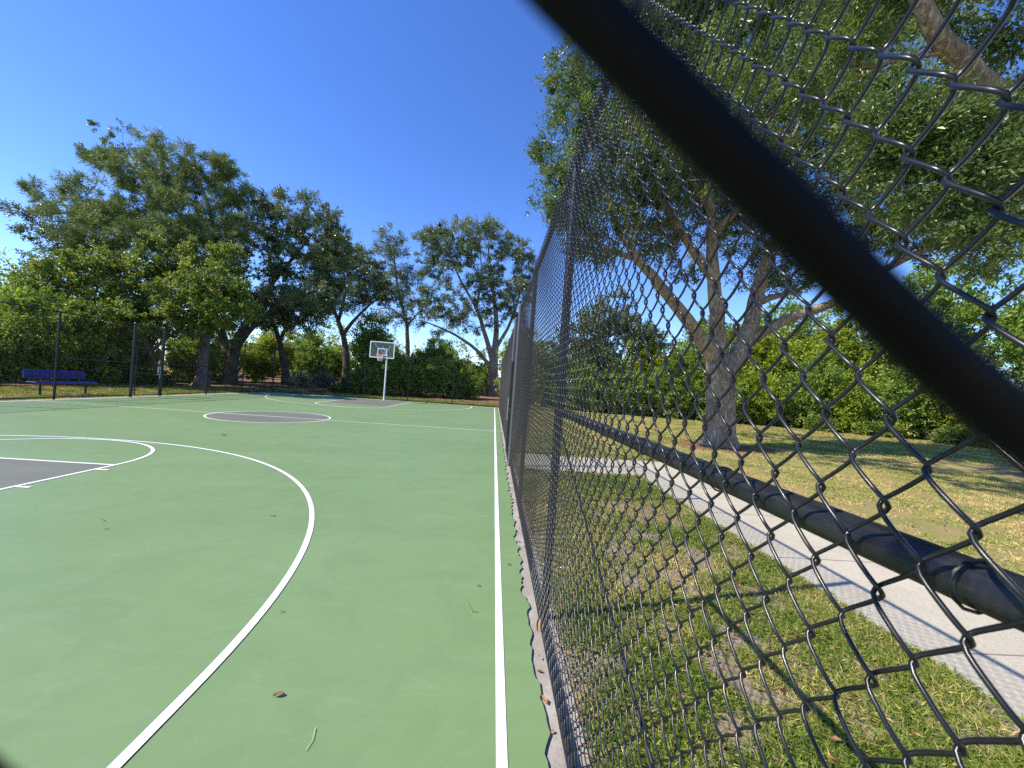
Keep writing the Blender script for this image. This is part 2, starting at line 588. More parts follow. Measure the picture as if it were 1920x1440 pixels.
def gz(x, y): return -0.035 + 0.02 * min(max(0.0, y - 30.0), 60) + 0.012 * min(max(0.0, -x - 24.0), 60)


# leaf-strewn bare earth under the trees beyond the far fence and round the big oak
mx = np.arange(-70, 71, 2.0)
my = np.arange(0, 1.01, 0.25)
V = []
for v in my:
    for x in mx:
        y0 = 32.3 + 0.5 * math.sin(x * 0.9) + 0.35 * math.sin(x * 2.3 + 1)
        y = y0 + v * 40
        V.append((x, y, gz(x, y) + 0.012))
nx = len(mx)
i = np.arange(nx * len(my)).reshape(len(my), nx)
q = np.stack([i[:-1, :-1], i[:-1, 1:], i[1:, 1:], i[1:, :-1]], -1).reshape(-1, 4)
tag(mesh_obj('woodland_floor', V, [q], M_MULCH), kind='structure')
blob_sheet('bare_earth', 8.3, 13.7, 1.9, 1.35, -0.027, M_MULCH, 0.25)
blob_sheet('bare_earth_hedge', -27, 22, 5.2, 12, 0.03, M_MULCH, 0.1)


# ------------------------------------------------------------------ chain-link fences
def weave(u0, u1, h0, h1, Wd, Hd, B, r, ns, nside, u_off=0.0, z_off=0.0, flip=1, rd=0.94, td=1.7):
    """pickets of a woven mesh between u0..u1 (along the fence) and h0..h1: (verts (u, depth, z), quads)"""
    k0, k1 = math.ceil((u0 - u_off) / (Wd / 2)), math.floor((u1 - u_off) / (Wd / 2))
    ks = np.arange(k0, k1 + 1)
    n = int((h1 - h0) / Hd * ns) + 1
    z = h0 + np.arange(n) * (h1 - h0) / (n - 1)
    th = 2 * math.pi * (z[None] - z_off) / Hd + (ks[:, None] % 2) * math.pi
    c, s = np.cos(th), np.sin(th)
    tri = np.arcsin(np.clip(c * rd, -1, 1)) / math.asin(rd)
    amp = Wd / 4 + r * 0.8
    u = u_off + ks[:, None] * Wd / 2 + amp * tri
    d = B * np.tanh(td * s) / math.tanh(td) * flip
    j = rng.normal(0, 0.0012, (len(ks), 1))
    u = u + j
    P = np.stack([u, d, z[None] + 0 * u], -1)
    return sweep(P, np.full(P.shape[:2], r), nside)


def fence_mesh(segs, name, parent, origin, du, dn, fm=None, **kw):
    """segs: list of (u0,u1,h0,h1,ns,nside); origin + u*du + depth*dn"""
    V, Fs, n = [], [], 0
    for (u0, u1, h0, h1, ns, nside) in segs:
        v, q = weave(u0, u1, h0, h1, ns=ns, nside=nside, **kw)
        V.append(np.asarray(origin) + v[:, :1] * np.asarray(du) + v[:, 1:2] * np.asarray(dn) + v[:, 2:] * np.array([0, 0, 1.0]))
        Fs.append(q + n); n += len(v)
    o = mesh_obj(name, np.concatenate(V), [np.concatenate(Fs)], fm or M_VINYL, parent, smooth=True)
    return o


def add_post(parent, x, y, h, r, z0=-0.03, pm=None):
    m = MB()
    m.tube([(x, y, z0), (x, y, h)], r, 14)
    m.tube([(x, y, h), (x, y, h + 0.012), (x, y, h + r * 0.9), (x, y, h + r * 1.25)], [r * 1.12, r * 1.12, r * 0.8, r * 0.15], 14)
    for z in (0.25, 0.8, 1.48, 2.1, 2.7):
        if z < h: m.tube([(x, y, z), (x, y, z + 0.02)], r * 1.1, 14)
    return m.build('post', pm or M_PIPE, parent)


def add_rail(parent, name, a, b, r):
    m = MB(); m.tube([a, b], r, 12)
    return m.build(name, M_PIPE, parent)


WD, HD, BB, WR = 0.083, 0.098, 0.0072, 0.0027
HR, HL = 3.28, 3.08
XF = 0.29                          # mesh plane of the right-hand fence
YFAR = 27.75
XLEFT = -15.5

fr = empty('chain_link_fence', (XF, 13, 0), 'tall black chain link fence running beside the sideline, close up on the right', 'fence', 'fences round the court')
fr.location = (0, 0, 0)
wk = dict(Wd=WD, Hd=HD, B=BB, r=WR)
fence_mesh([(0.06, 3.3, 0.035, HR + 0.03, 16, 6)],
           'wire_mesh', fr, (XF, 0, 0), (0, 1, 0), (1, 0, 0), u_off=0.413 - WD / 4, z_off=1.548, **wk)
fence_mesh([(3.32, 7.96, 0.035, HR + 0.03, 10, 4), (9.74, 14, 0.035, HR + 0.03, 6, 4),
            (14.02, YFAR - 0.04, 0.035, HR + 0.03, 6, 3), (8.04, 9.66, 2.32, HR + 0.03, 8, 4)],
           'wire_mesh', fr, (XF, 0, 0), (0, 1, 0), (1, 0, 0), u_off=0.413 - WD / 4, z_off=1.548, fm=M_MESH_MID, **wk)
XP = XF + 0.042
for y in (2.8, 5.55, 12.7, 15.7, 18.7, 21.7, 24.7):
    add_post(fr, XP, y, HR - 0.02, 0.031)
for y in (8.0, 9.7):
    add_post(fr, XF - 0.012, y, HR + 0.03, 0.036, pm=mat('sun_glint_grey_post', (0.11, 0.11, 0.115), 0.38, 0.4))  # sun glint on the bare gate posts painted in as lighter grey
add_post(fr, XP, 0.06, HR - 0.02, 0.045)
add_post(fr, XP, YFAR, HR - 0.02, 0.045)
add_rail(fr, 'top_rail', (XP, 0.06, HR), (XP, YFAR, HR), 0.022)
add_rail(fr, 'bottom_rail', (XF + 0.012, 0.06, 0.012), (XF + 0.012, 7.97, 0.012), 0.021)
add_rail(fr, 'bottom_rail', (XF + 0.012, 9.73, 0.012), (XF + 0.012, YFAR, 0.012), 0.021)
add_rail(fr, 'brace_rail', (XP, 0.06, 1.487), (XP, 2.8, 1.487), 0.024)
add_rail(fr, 'brace_rail', (XP, 24.7, 1.487), (XP, YFAR, 1.487), 0.022)
add_rail(fr, 'gate_lintel', (XF, 8.0, 2.3), (XF, 9.7, 2.3), 0.021)
add_rail(fr, 'truss_rod', (XF + 0.02, 0.06, 0.373), (XF + 0.02, 2.8, 1.469), 0.0055)
# wire ties round the brace rail and top rail
for y in np.arange(0.35, 2.7, 0.42):
    for z, rr in ((1.487, 0.0255), (HR, 0.0235)):
        a = np.linspace(0, 2 * math.pi, 13)
        tw = MB()
        tw.tube(np.stack([XP - 0.004 + (rr + 0.003) * np.cos(a), y + 0.004 * np.sin(a / 2), z + rr * np.sin(a)], 1), 0.0019, 5, False)
        tw.build('tie_wire', M_VINYL, fr)


def gate(name, origin, du, dn, w, h, nside_seg, label, latch_u, mat_latch, z0=0.06):
    g = empty(name, (0, 0, 0), label, 'gate', 'gates in the fences')
    o = np.array(origin, float); du = np.array(du, float); dn = np.array(dn, float)
    up = np.array([0, 0, 1.0])
    f = MB()
    pts = [o + up * z0, o + du * w + up * z0, o + du * w + up * h, o + up * h]
    for a, b in ((0, 1), (1, 2), (2, 3), (3, 0)):
        f.tube([pts[a], pts[b]], 0.022, 12)
    f.tube([o + up * (z0 + h) * 0.47, o + du * w + up * (z0 + h) * 0.47], 0.018, 10)
    f.build('gate_frame', M_PIPE, g)
    v, q = weave(0.02, w - 0.02, z0 + 0.01, h, ns=nside_seg[0], nside=nside_seg[1], **wk)
    mesh_obj('wire_mesh', o + v[:, :1] * du + v[:, 1:2] * dn + v[:, 2:] * up, [q], M_MESH_FAR if nside_seg[0] < 6 else M_VINYL, g, smooth=True)
    l = MB()
    c = o + du * latch_u
    l.tube([c + dn * 0.03 + up * 0.78, c + dn * 0.03 + up * 1.34], 0.012, 8)
    l.tube([c + dn * 0.0 + up * 1.3, c - dn * 0.1 + up * 1.3 + du * 0.03], 0.016, 8)
    l.tube([c + dn * 0.0 + up * 0.98, c - dn * 0.12 + up * 0.98 + du * 0.02], 0.017, 8)
    l.box(c + up * 1.15 - dn * 0.03, (0.05, 0.09, 0.2), bevel=0.008)
    l.build('latch', mat_latch, g)
    uh = 0.0 if latch_u > w / 2 else w
    for z in (0.3, h - 0.35):
        hg = MB()
        hg.tube([o + du * (uh - 0.05) + up * z, o + du * (uh + 0.05) + up * z], 0.03, 8)
        hg.build('hinge', M_PIPE, g)
    return g


gate('chain_link_gate', (XF - 0.03, 8.1, 0), (0, 1, 0), (-1, 0, 0), 1.5, 2.22, (8, 4),
     'closed black gate leaf in the right hand fence where the concrete path arrives', 1.47, M_STEEL)

fl = empty('chain_link_fence', (0, 0, 0), 'black chain link fence on the left side of the court before the bench', 'fence', 'fences round the court')
fence_mesh([(0.05, 17.05, 0.04, HL + 0.03, 4, 3), (18.8, YFAR - 0.04, 0.04, HL + 0.03, 4, 3), (17.3, 18.55, 2.16, HL + 0.03, 4, 3)],
           'wire_mesh', fl, (XLEFT, 0, 0), (0, 1, 0), (-1, 0, 0), fm=M_MESH_FAR, **wk)
for y in (2.5, 5.45, 8.4, 11.4, 14.35, 21.55, 24.5):
    add_post(fl, XLEFT - 0.04, y, HL - 0.02, 0.034)
for y in (17.2, 18.66):
    add_post(fl, XLEFT - 0.02, y, HL + 0.02, 0.058)
add_post(fl, XLEFT - 0.04, 0.06, HL - 0.02, 0.045)
add_rail(fl, 'top_rail', (XLEFT - 0.04, 0.06, HL), (XLEFT - 0.04, YFAR, HL), 0.022)
add_rail(fl, 'bottom_rail', (XLEFT - 0.01, 0.06, 0.07), (XLEFT - 0.01, 17.15, 0.07), 0.021)
add_rail(fl, 'bottom_rail', (XLEFT - 0.01, 18.7, 0.07), (XLEFT - 0.01, YFAR, 0.07), 0.021)
for a, b in ((14.35, 17.2), (18.66, 21.55), (24.5, YFAR), (0.06, 2.5)):
    add_rail(fl, 'brace_rail', (XLEFT - 0.05, a, 1.46), (XLEFT - 0.05, b, 1.46), 0.021)
add_rail(fl, 'gate_lintel', (XLEFT - 0.02, 17.2, 2.14), (XLEFT - 0.02, 18.66, 2.14), 0.02)
gate('chain_link_gate', (XLEFT + 0.01, 17.33, 0), (0, 1, 0), (1, 0, 0), 1.2, 2.08, (4, 3),
     'closed black gate with a pale latch in the left fence, right of the blue bench', 1.17, M_STEEL)

ff = empty('chain_link_fence', (0, 0, 0), 'black chain link fence across the far end of the court behind the basketball hoop', 'fence', 'fences round the court')
fence_mesh([(0.06, 15.75, 0.04, HL + 0.03, 4, 3)], 'wire_mesh', ff, (XLEFT, YFAR, 0), (1, 0, 0), (0, 1, 0), fm=M_MESH_FAR, **wk)
for x in (-12.4, -9.3, -6.2, -3.05):
    add_post(ff, x, YFAR + 0.04, HL - 0.02, 0.034)
add_post(ff, XLEFT - 0.04, YFAR + 0.04, HL + 0.02, 0.05)
add_rail(ff, 'top_rail', (XLEFT, YFAR + 0.04, HL), (XP, YFAR + 0.04, HL), 0.022)
add_rail(ff, 'bottom_rail', (XLEFT, YFAR + 0.01, 0.06), (XP, YFAR + 0.01, 0.06), 0.021)
add_rail(ff, 'brace_rail', (XLEFT, YFAR + 0.05, 1.46), (-12.4, YFAR + 0.05, 1.46), 0.022)
add_rail(ff, 'brace_rail', (-3.05, YFAR + 0.05, 1.46), (XP, YFAR + 0.05, 1.46), 0.022)

# the near end fence: the photograph is taken with the lens against one of its openings
fn = empty('chain_link_fence', (0, 0, 0), 'black chain link fence across the near end, one wire blurred near the lens', 'fence', 'fences round the court')
WN, HN, BN, RN = 0.0895, 0.0855, 0.0055, 0.00197
DB = 0.0252
# the front wire of one diamond passes 597 px (perpendicular) up-right of the view axis
cen = CAM + AX_F * DB
off = 624 / F_PX * DB
nvec = (0.674 * AX_R + 0.737 * AX_U)
tvec = (0.737 * AX_R - 0.674 * AX_U)
pc = cen + nvec * off + tvec * 0.002
YN_F = pc[1] - BN
fence_kw = dict(Wd=WN, Hd=HN, B=BN, r=RN, rd=0.988, td=3.0)
# picket k runs between u = k*W/2 -+ W/4; its rising-left half is the front one. Put the middle of that half at pc
u_c, z_c = pc[0], pc[2]
z_off_n = z_c - HN / 4
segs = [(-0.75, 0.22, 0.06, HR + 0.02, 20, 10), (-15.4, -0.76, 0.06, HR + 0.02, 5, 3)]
fence_mesh(segs, 'wire_mesh', fn, (0, YN_F, 0), (1, 0, 0), (0, 1, 0), u_off=u_c, z_off=z_off_n, fm=mat('shaded_black_vinyl', (0.0025, 0.0025, 0.003), 0.5, spec=0.1), **fence_kw)  # blacker than the other mesh: shade at the lens put into the colour
for x in (-3.1, -6.2, -9.3, -12.4):
    add_post(fn, x, YN_F - 0.05, HR - 0.02, 0.031)
add_rail(fn, 'top_rail', (XLEFT, YN_F - 0.05, HR), (XP, YN_F - 0.05, HR), 0.022)
add_rail(fn, 'bottom_rail', (XLEFT, YN_F - 0.012, 0.04), (XP, YN_F - 0.012, 0.04), 0.021)

# ------------------------------------------------------------------ basketball hoop
HX, HY = -7.62, 26.98
hoop = empty('basketball_hoop', (HX, HY, 0), 'basketball hoop with clear white framed backboard on a pale pole at the far baseline', 'basketball hoop')
m = MB()
m.tube([(0, 0, -0.02), (0, 0, 2.4), (0, -0.02, 2.9), (0, -0.08, 3.1)], 0.057, 16)
m.tube([(0, 0, 0), (0, 0, 0.02)], 0.12, 16)
m.build('pole', M_POLE, hoop)
m = MB()
m.tube([(0, 0, 2.95), (0, -0.6, 3.05), (0, -1.14, 3.05)], 0.045, 12)
m.tube([(0, -0.05, 2.7), (0, -0.6, 3.3), (0, -1.14, 3.55)], 0.025, 10)
for s in (-1, 1):
    m.tube([(0, -0.4, 3.05), (s * 0.5, -1.14, 3.7)], 0.016, 8)
m.build('support_arm', M_POLE, hoop)
BY = -1.22
bw, bh, bz = 1.6, 1.07, 3.35
bb = MB(); bb.box((0, BY, bz), (bw - 0.06, 0.012, bh - 0.06))
glass = mat('clear_acrylic', (0.9, 0.93, 0.93), 0.06)
gt = NT(glass)
g1, g2, g3 = gt.n.new('ShaderNodeBsdfTransparent'), gt.n.new('ShaderNodeBsdfGlossy'), gt.n.new('ShaderNodeMixShader')
g1.inputs[0].default_value = (0.97, 0.98, 0.98, 1)
g2.inputs['Roughness'].default_value = 0.1
g3.inputs[0].default_value = 0.03
gt.l.new(g1.outputs[0], g3.inputs[1]); gt.l.new(g2.outputs[0], g3.inputs[2])
gt.l.new(g3.outputs[0], gt.n['Material Output'].inputs[0])
board = bb.build('backboard', glass, hoop, smooth=False)
m = MB()
for s in (-1, 1):
    m.box((s * (bw / 2 - 0.03), BY, bz), (0.06, 0.03, bh), bevel=0.005)
    m.box((0, BY, bz + s * (bh / 2 - 0.03)), (bw - 0.122, 0.03, 0.06), bevel=0.005)
m.build('board_frame', M_WHITE, board)
m = MB()
tz, tw_, th_ = bz - 0.13, 0.61, 0.46
for s in (-1, 1):
    m.box((s * (tw_ / 2 - 0.025), BY - 0.01, tz), (0.05, 0.006, th_))
    m.box((0, BY - 0.01, tz + s * (th_ / 2 - 0.025)), (tw_ - 0.102, 0.006, 0.05))
m.build('target_square', M_WHITE, board, smooth=False)
m = MB()
RC = (0, BY - 0.38, 3.03)
a = np.linspace(0, 2 * math.pi, 41)
m.tube(np.stack([RC[0] + 0.228 * np.cos(a), RC[1] + 0.228 * np.sin(a), RC[2] + 0 * a], 1), 0.014, 8, False)
m.box((0, BY - 0.08, 3.0), (0.2, 0.14, 0.11), bevel=0.01)
for s in (-1, 1):
    m.tube([(s * 0.08, BY - 0.05, 2.95), (s * 0.14, BY - 0.22, 3.02)], 0.012, 8)
m.build('rim', M_RIM, hoop)
m = MB()
for k in range(12):
    for sgn in (-1, 1):
        zz = np.linspace(0, -0.42, 8)
        rr = 0.226 - 0.1 * (np.linspace(0, 1, 8) ** 0.8)
        an = 2 * math.pi * k / 12 + sgn * np.linspace(0, 1.05, 8)
        m.tube(np.stack([RC[0] + rr * np.cos(an), RC[1] + rr * np.sin(an), RC[2] + zz], 1), 0.0075, 5, False)
m.build('net', M_NET, hoop)

# ------------------------------------------------------------------ bench
BX, BYC = -17.35, 16.36
bench = empty('park_bench', (BX, BYC, -0.02), 'blue metal park bench with backrest on the grass behind the left fence', 'bench')


def slat_panel(m, c, length, height, tilt, nsl):
    """rows of bars with a rolled edge, running along Y; tilt about Y"""
    ct, st = math.cos(tilt), math.sin(tilt)
    for k in range(nsl):
        t = (k / (nsl - 1) - 0.5) * height
        p = np.array(c) + np.array([st * t, 0, ct * t])
        rr = 0.026 if k in (0, nsl - 1) else 0.015
        m.tube([p + (0, -length / 2, 0), p + (0, length / 2, 0)], rr, 8)
    for s in np.linspace(-1, 1, 13):
        p0 = np.array(c) + np.array([-st * height / 2, s * length / 2, -ct * height / 2])
        p1 = np.array(c) + np.array([st * height / 2, s * length / 2, ct * height / 2])
        m.tube([p0, p1], 0.022 if abs(s) > 0.95 else 0.01, 6)


m = MB(); slat_panel(m, (0.0, 0, 0.5), 2.2, 0.36, math.pi / 2, 9)
m.tube([(0.2, -1.1, 0.485), (0.2, 1.1, 0.485)], 0.03, 8)
m.build('seat', M_BLUE, bench)
m = MB(); slat_panel(m, (-0.33, 0, 0.79), 2.15, 0.25, -0.2, 7)
m.build('backrest', M_BLUE, bench)
for s in (-1, 1):
    m = MB()
    y = s * 0.82
    m.tube([(0.02, y, 0), (0.0, y, 0.46)], 0.036, 10)
    m.tube([(0.19, y, 0.455), (-0.22, y, 0.455)], 0.022, 8)
    m.tube([(-0.2, y, 0.455), (-0.28, y, 0.62), (-0.345, y, 0.9)], 0.02, 8)
    m.tube([(0.02, y, 0), (0.02, y, 0.015)], 0.07, 10)
    m.build('leg', M_DARK, bench)

# ------------------------------------------------------------------ vegetation
def unit(v):
    return v / (np.linalg.norm(v, axis=-1, keepdims=True) + 1e-12)


def leaf_quads(P, axis, L, wid, upb=0.5, tint=None, jitter=0.3):
    """leaves as small folded diamonds: base P, direction axis"""
    n = len(P)
    L = L * (1 + jitter * rng.uniform(-1, 1, (n, 1)))
    nrm = rng.normal(0, 1, (n, 3)); nrm[:, 2] += upb * 2
    side = unit(np.cross(axis, nrm))
    up = np.cross(side, axis)
    b = P
    tip = P + axis * L
    mid = P + axis * L * 0.45 + up * L * 0.08
    V = np.stack([b, mid + side * L * wid / 2, tip, mid - side * L * wid / 2], 1).reshape(-1, 3)
    i = np.arange(n)[:, None] * 4 + np.arange(4)[None]
    return V, i


def clump_leaves(C, out, R, n_per, L, wid, twigs=6, upb=0.5, flat=0.75, dirb=0.6, wind=(0, 0, 0)):
    """C (N,3) clump centres, out (N,3) outward directions, R (N,) radii"""
    N = len(C)
    tw_dir = unit(rng.normal(0, 1, (N, twigs, 3)) * np.array([1, 1, flat]) + out[:, None, :] * dirb + np.array(wind))
    k = max(1, n_per // twigs)
    t = rng.uniform(0.12, 1.0, (N, twigs, k, 1)) ** 0.8
    base = C[:, None, None, :] + tw_dir[:, :, None, :] * t * R[:, None, None, None]
    base = base + rng.normal(0, 0.11, base.shape) * R[:, None, None, None]
    ax = unit(tw_dir[:, :, None, :] + rng.normal(0, 0.75, base.shape))
    P, A = base.reshape(-1, 3), ax.reshape(-1, 3)
    V, q = leaf_quads(P, A, L, wid, upb)
    cl = np.repeat(rng.normal(0, 0.13, (N, 1)), twigs * k, 1).ravel()
    tint = np.clip(0.45 + cl + rng.normal(0, 0.17, len(P)), 0, 1)
    return V, q, tint


def grow(limbs, C, seg=0.55, tip_r=0.010, sag=0.0, expo=2.3, rmax=None, nbig=9):
    """limbs: polylines [(P (k,3), r0, r1)], the first the trunk; every clump centre gets a branch to the nearest wood"""
    pos, par, rad = [], [], []
    for li, (P, r0, r1) in enumerate(limbs):
        P = np.asarray(P, float)
        d = np.concatenate([[0], np.cumsum(np.linalg.norm(np.diff(P, axis=0), axis=1))])
        n = max(2, int(d[-1] / seg) + 1)
        # smooth resample (Catmull-Rom like by cosine-free cubic through np)
        s = np.linspace(0, d[-1], n)
        Q = np.stack([np.interp(s, d, P[:, k]) for k in range(3)], 1)
        if n > 4:
            for _ in range(2):
                Q[1:-1] = 0.25 * Q[:-2] + 0.5 * Q[1:-1] + 0.25 * Q[2:]
        Q[1:-1] += rng.normal(0, 0.018, Q[1:-1].shape) * min(1, d[-1] / 4)
        rr = r0 + (r1 - r0) * (s / d[-1]) ** 0.85
        if li == 0:
            last = -1
        else:
            A = np.asarray(pos)
            last = int(np.argmin(np.linalg.norm(A - Q[0], axis=1)))
            Q = Q[1:] if np.linalg.norm(A[last] - Q[0]) < 0.3 * seg else Q
            rr = rr[-len(Q):]
        for p, r in zip(Q, rr):
            pos.append(p); par.append(last); rad.append(r)
            last = len(pos) - 1
    nl = len(pos)
    A = np.empty((nl + len(C) * 12, 3)); A[:nl] = pos
    n = nl
    par = par + []
    w = np.zeros(len(A)); w[:nl] = np.asarray(rad)
    order = np.argsort([np.min(np.linalg.norm(A[:nl] - c, axis=1)) for c in C]) if len(C) else []
    ends = []
    for ci in order:
        c = C[ci]
        d = np.linalg.norm(A[:n] - c, axis=1)
        d2 = d + 0.25 * np.maximum(0, A[:n, 2] - c[2])
        j = int(np.argmin(d2))
        L = d[j]
        k = int(min(10, max(1, math.ceil(L / seg))))
        a = A[j].copy()
        bend = rng.normal(0, 0.10 * L, 3) + np.array([0, 0, 0.08 * L - sag * L])
        last = j
        for i in range(1, k + 1):
            t = i / k
            A[n] = a + (c - a) * t + bend * math.sin(math.pi * t)
            par.append(last); last = n; n += 1
        ends.append(last)
    par = np.array(par[:n])
    acc = np.zeros(n)
    kids = [[] for _ in range(n)]
    for i in range(n):
        if par[i] >= 0: kids[par[i]].append(i)
    for i in range(n - 1, -1, -1):
        if not kids[i]: acc[i] = max(acc[i], tip_r ** expo)
        if par[i] >= 0: acc[par[i]] += acc[i]
    R = acc ** (1 / expo)
    R[:nl] = np.where(w[:nl] > 0, w[:nl], R[:nl])
    for i in range(nl, n):
        R[i] = min(R[i], R[par[i]] * 0.85)
    V, Fs, nv = [], [], 0
    started = [0]
    stack = [(0, -1)]
    while stack:
        i, p = stack.pop()
        ch = [] if p < 0 else [p]
        ch.append(i)
        cur = i
        while kids[cur]:
            ks = sorted(kids[cur], key=lambda x: (x < nl, R[x]), reverse=True)
            for x in ks[1:]: stack.append((x, cur))
            cur = ks[0]
            ch.append(cur)
        if len(ch) < 2: continue
        P = A[ch]; r = R[ch].copy()
        if p >= 0: r[0] = min(R[p], r[1] * 1.15)
        ns = nbig if r.max() > 0.08 else (6 if r.max() > 0.03 else 4)
        v, q = sweep(P[None], r[None], ns)
        V.append(v); Fs.append(q + nv); nv += len(v)
    return np.concatenate(V), np.concatenate(Fs)


def blob_points(blobs, n, shell=0.45):
    """points spread through ellipsoids given as (centre(3), radii(3), weight)"""
    w = np.array([b[2] for b in blobs], float); w /= w.sum()
    k = rng.choice(len(blobs), n, p=w)
    c = np.array([b[0] for b in blobs])[k]
    r = np.array([b[1] for b in blobs])[k]
    d = unit(rng.normal(0, 1, (n, 3)))
    t = rng.uniform(shell ** 3, 1, (n, 1)) ** (1 / 3)
    return c + d * r * t, unit(d * np.array([1, 1, 0.8]))


def px_blobs(rows):
    """rows (px, py, Y, rx_px, ry_px[, depth_factor]) -> ellipsoids in the world"""
    out = []
    for row in rows:
        px, py, Y, rx, ry = row[:5]
        df = row[5] if len(row) > 5 else 0.9
        s = Y / F_PX
        out.append((at(px, py, Y), np.array([rx * s, max(rx, ry) * s * df, ry * s]), rx * ry * (Y ** 2) * 1e-4))
    return out


def px_line(rows, r0, r1):
    return (np.array([at(*r) for r in rows]), r0, r1)


def flare(V, base, r):
    """widen the foot of a trunk"""
    h = V[:, 2] - base[2]
    k = np.clip(1 - h / (r * 2.2), 0, 1)
    ang = np.arctan2(V[:, 1] - base[1], V[:, 0] - base[0])
    f = 1 + k ** 1.6 * (0.36 + 0.2 * np.sin(ang * 5 + base[0]))
    near = (h < r * 2.2) & (np.hypot(V[:, 0] - base[0], V[:, 1] - base[1]) < r * 3)
    V[near, 0] = base[0] + (V[near, 0] - base[0]) * f[near]
    V[near, 1] = base[1] + (V[near, 1] - base[1]) * f[near]
    return V


def tree(name, label, limbs, blobs, n_clumps, n_per, L, wid, R, lm, bark, seg=0.7, tip=0.012, twigs=6, shell=0.4, upb=0.5,
         flat=0.75, dirb=0.7, wind=(0, 0, 0), extra=None, group=None, cat='tree', minz=None):
    base = np.array(limbs[0][0][0], float)
    root = empty(name, tuple(base), label, cat, group)
    C, out = blob_points(blobs, n_clumps, shell)
    if minz is not None:
        k = C[:, 2] > minz
        C, out = C[k], out[k]
    if extra is not None: C = np.concatenate([C, extra[0]]); out = np.concatenate([out, extra[1]])
    V, q = grow(limbs, C, seg, tip)
    V = flare(V, base, limbs[0][1])
    mesh_obj('trunk', V - base, [q], bark, root, smooth=True)
    Rr = R * rng.uniform(0.6, 1.35, len(C))
    V, q, t = clump_leaves(C, out, Rr, n_per, L, wid, twigs, upb, flat, dirb, wind)
    mesh_obj('crown', V - base, [q], lm, root, smooth=False, tint=t)
    return root


GT = 'trees beyond the far fence'
# tall pine, left
tree('pine_tree', 'tall pine with soft bent needle clumps and a straight pale trunk behind the left fence',
     [px_line([(377, 724, 29.7), (382, 660, 29.7), (388, 590, 29.8), (394, 510, 30), (402, 430, 30.2), (385, 360, 30.4), (352, 305, 30.5)], 0.42, 0.07),
      px_line([(394, 520, 30), (330, 450, 29.2), (240, 410, 28.6), (150, 375, 28.2), (95, 355, 28)], 0.14, 0.03),
      px_line([(400, 440, 30.2), (320, 390, 29.6), (230, 330, 29.2), (205, 300, 29)], 0.13, 0.03),
      px_line([(401, 440, 30.2), (430, 400, 30.6), (455, 370, 30.9)], 0.12, 0.03),
      px_line([(398, 470, 30.1), (440, 440, 29.6), (470, 425, 29.4)], 0.1, 0.03)],
     px_blobs([(250, 325, 29.2, 60, 28), (330, 300, 30.2, 65, 25), (395, 322, 30.5, 50, 28), (440, 362, 30.8, 35, 26), (300, 350, 29.8, 80, 30),
               (190, 375, 28.6, 70, 22), (100, 358, 28, 30, 12), (240, 415, 28.8, 70, 26), (430, 405, 30.4, 45, 24), (330, 400, 28.6, 60, 34), (150, 450, 27.0, 40, 22), (455, 430, 29.6, 30, 18), (230, 440, 27, 60, 24), (330, 440, 27.4, 50, 24), (390, 440, 28.5, 40, 30), (150, 400, 27.6, 60, 22)]),
     430, 220, 0.34, 0.11, 0.5, L_PINE, BK_PINE, seg=0.8, tip=0.014, twigs=9, shell=0.2, upb=0.1, flat=0.7, dirb=0.5, wind=(-0.5, 0, 0.1), group=GT)

# big dark oak behind it, two stems
tree('oak_tree', 'large dark oak with a forked leaning trunk, its crown spreading right of the pine',
     [px_line([(428, 722, 33), (432, 690, 33), (440, 655, 33)], 0.55, 0.42),
      px_line([(440, 655, 33), (452, 615, 33), (480, 580, 33), (512, 525, 33), (545, 490, 33.3), (585, 440, 33.6)], 0.36, 0.06),
      px_line([(440, 655, 33), (470, 615, 33), (520, 570, 32.6), (560, 555, 32.2), (610, 540, 32)], 0.28, 0.05),
      px_line([(432, 690, 33), (415, 620, 33.5), (380, 540, 34), (300, 450, 34.5), (200, 400, 34.5), (80, 400, 34)], 0.36, 0.05),
      px_line([(380, 540, 34), (300, 380, 35), (230, 290, 35)], 0.22, 0.04),
      px_line([(512, 525, 33), (500, 450, 33.6), (490, 400, 34)], 0.17, 0.04)],
     px_blobs([(565, 400, 33.6, 70, 42), (605, 455, 33.4, 55, 50), (500, 420, 34, 60, 55), (645, 470, 33, 18, 26), (560, 500, 33, 70, 30), (600, 555, 32.2, 60, 26),
               (485, 500, 33.6, 60, 60), (500, 570, 33.4, 40, 30), (95, 420, 34, 45, 32), (70, 408, 34, 34, 10), (195, 290, 35, 28, 24), (250, 275, 35, 60, 14), (120, 460, 34, 70, 30),
               (300, 470, 34.5, 120, 70), (400, 480, 34.2, 80, 60), (400, 590, 34, 70, 40), (620, 500, 33, 40, 40)]),
     620, 220, 0.16, 0.5, 0.66, L_OAK, BK_DARK, seg=0.9, twigs=7, shell=0.35, dirb=0.9, group=GT)  # dark bark stands in for shade on the trunk

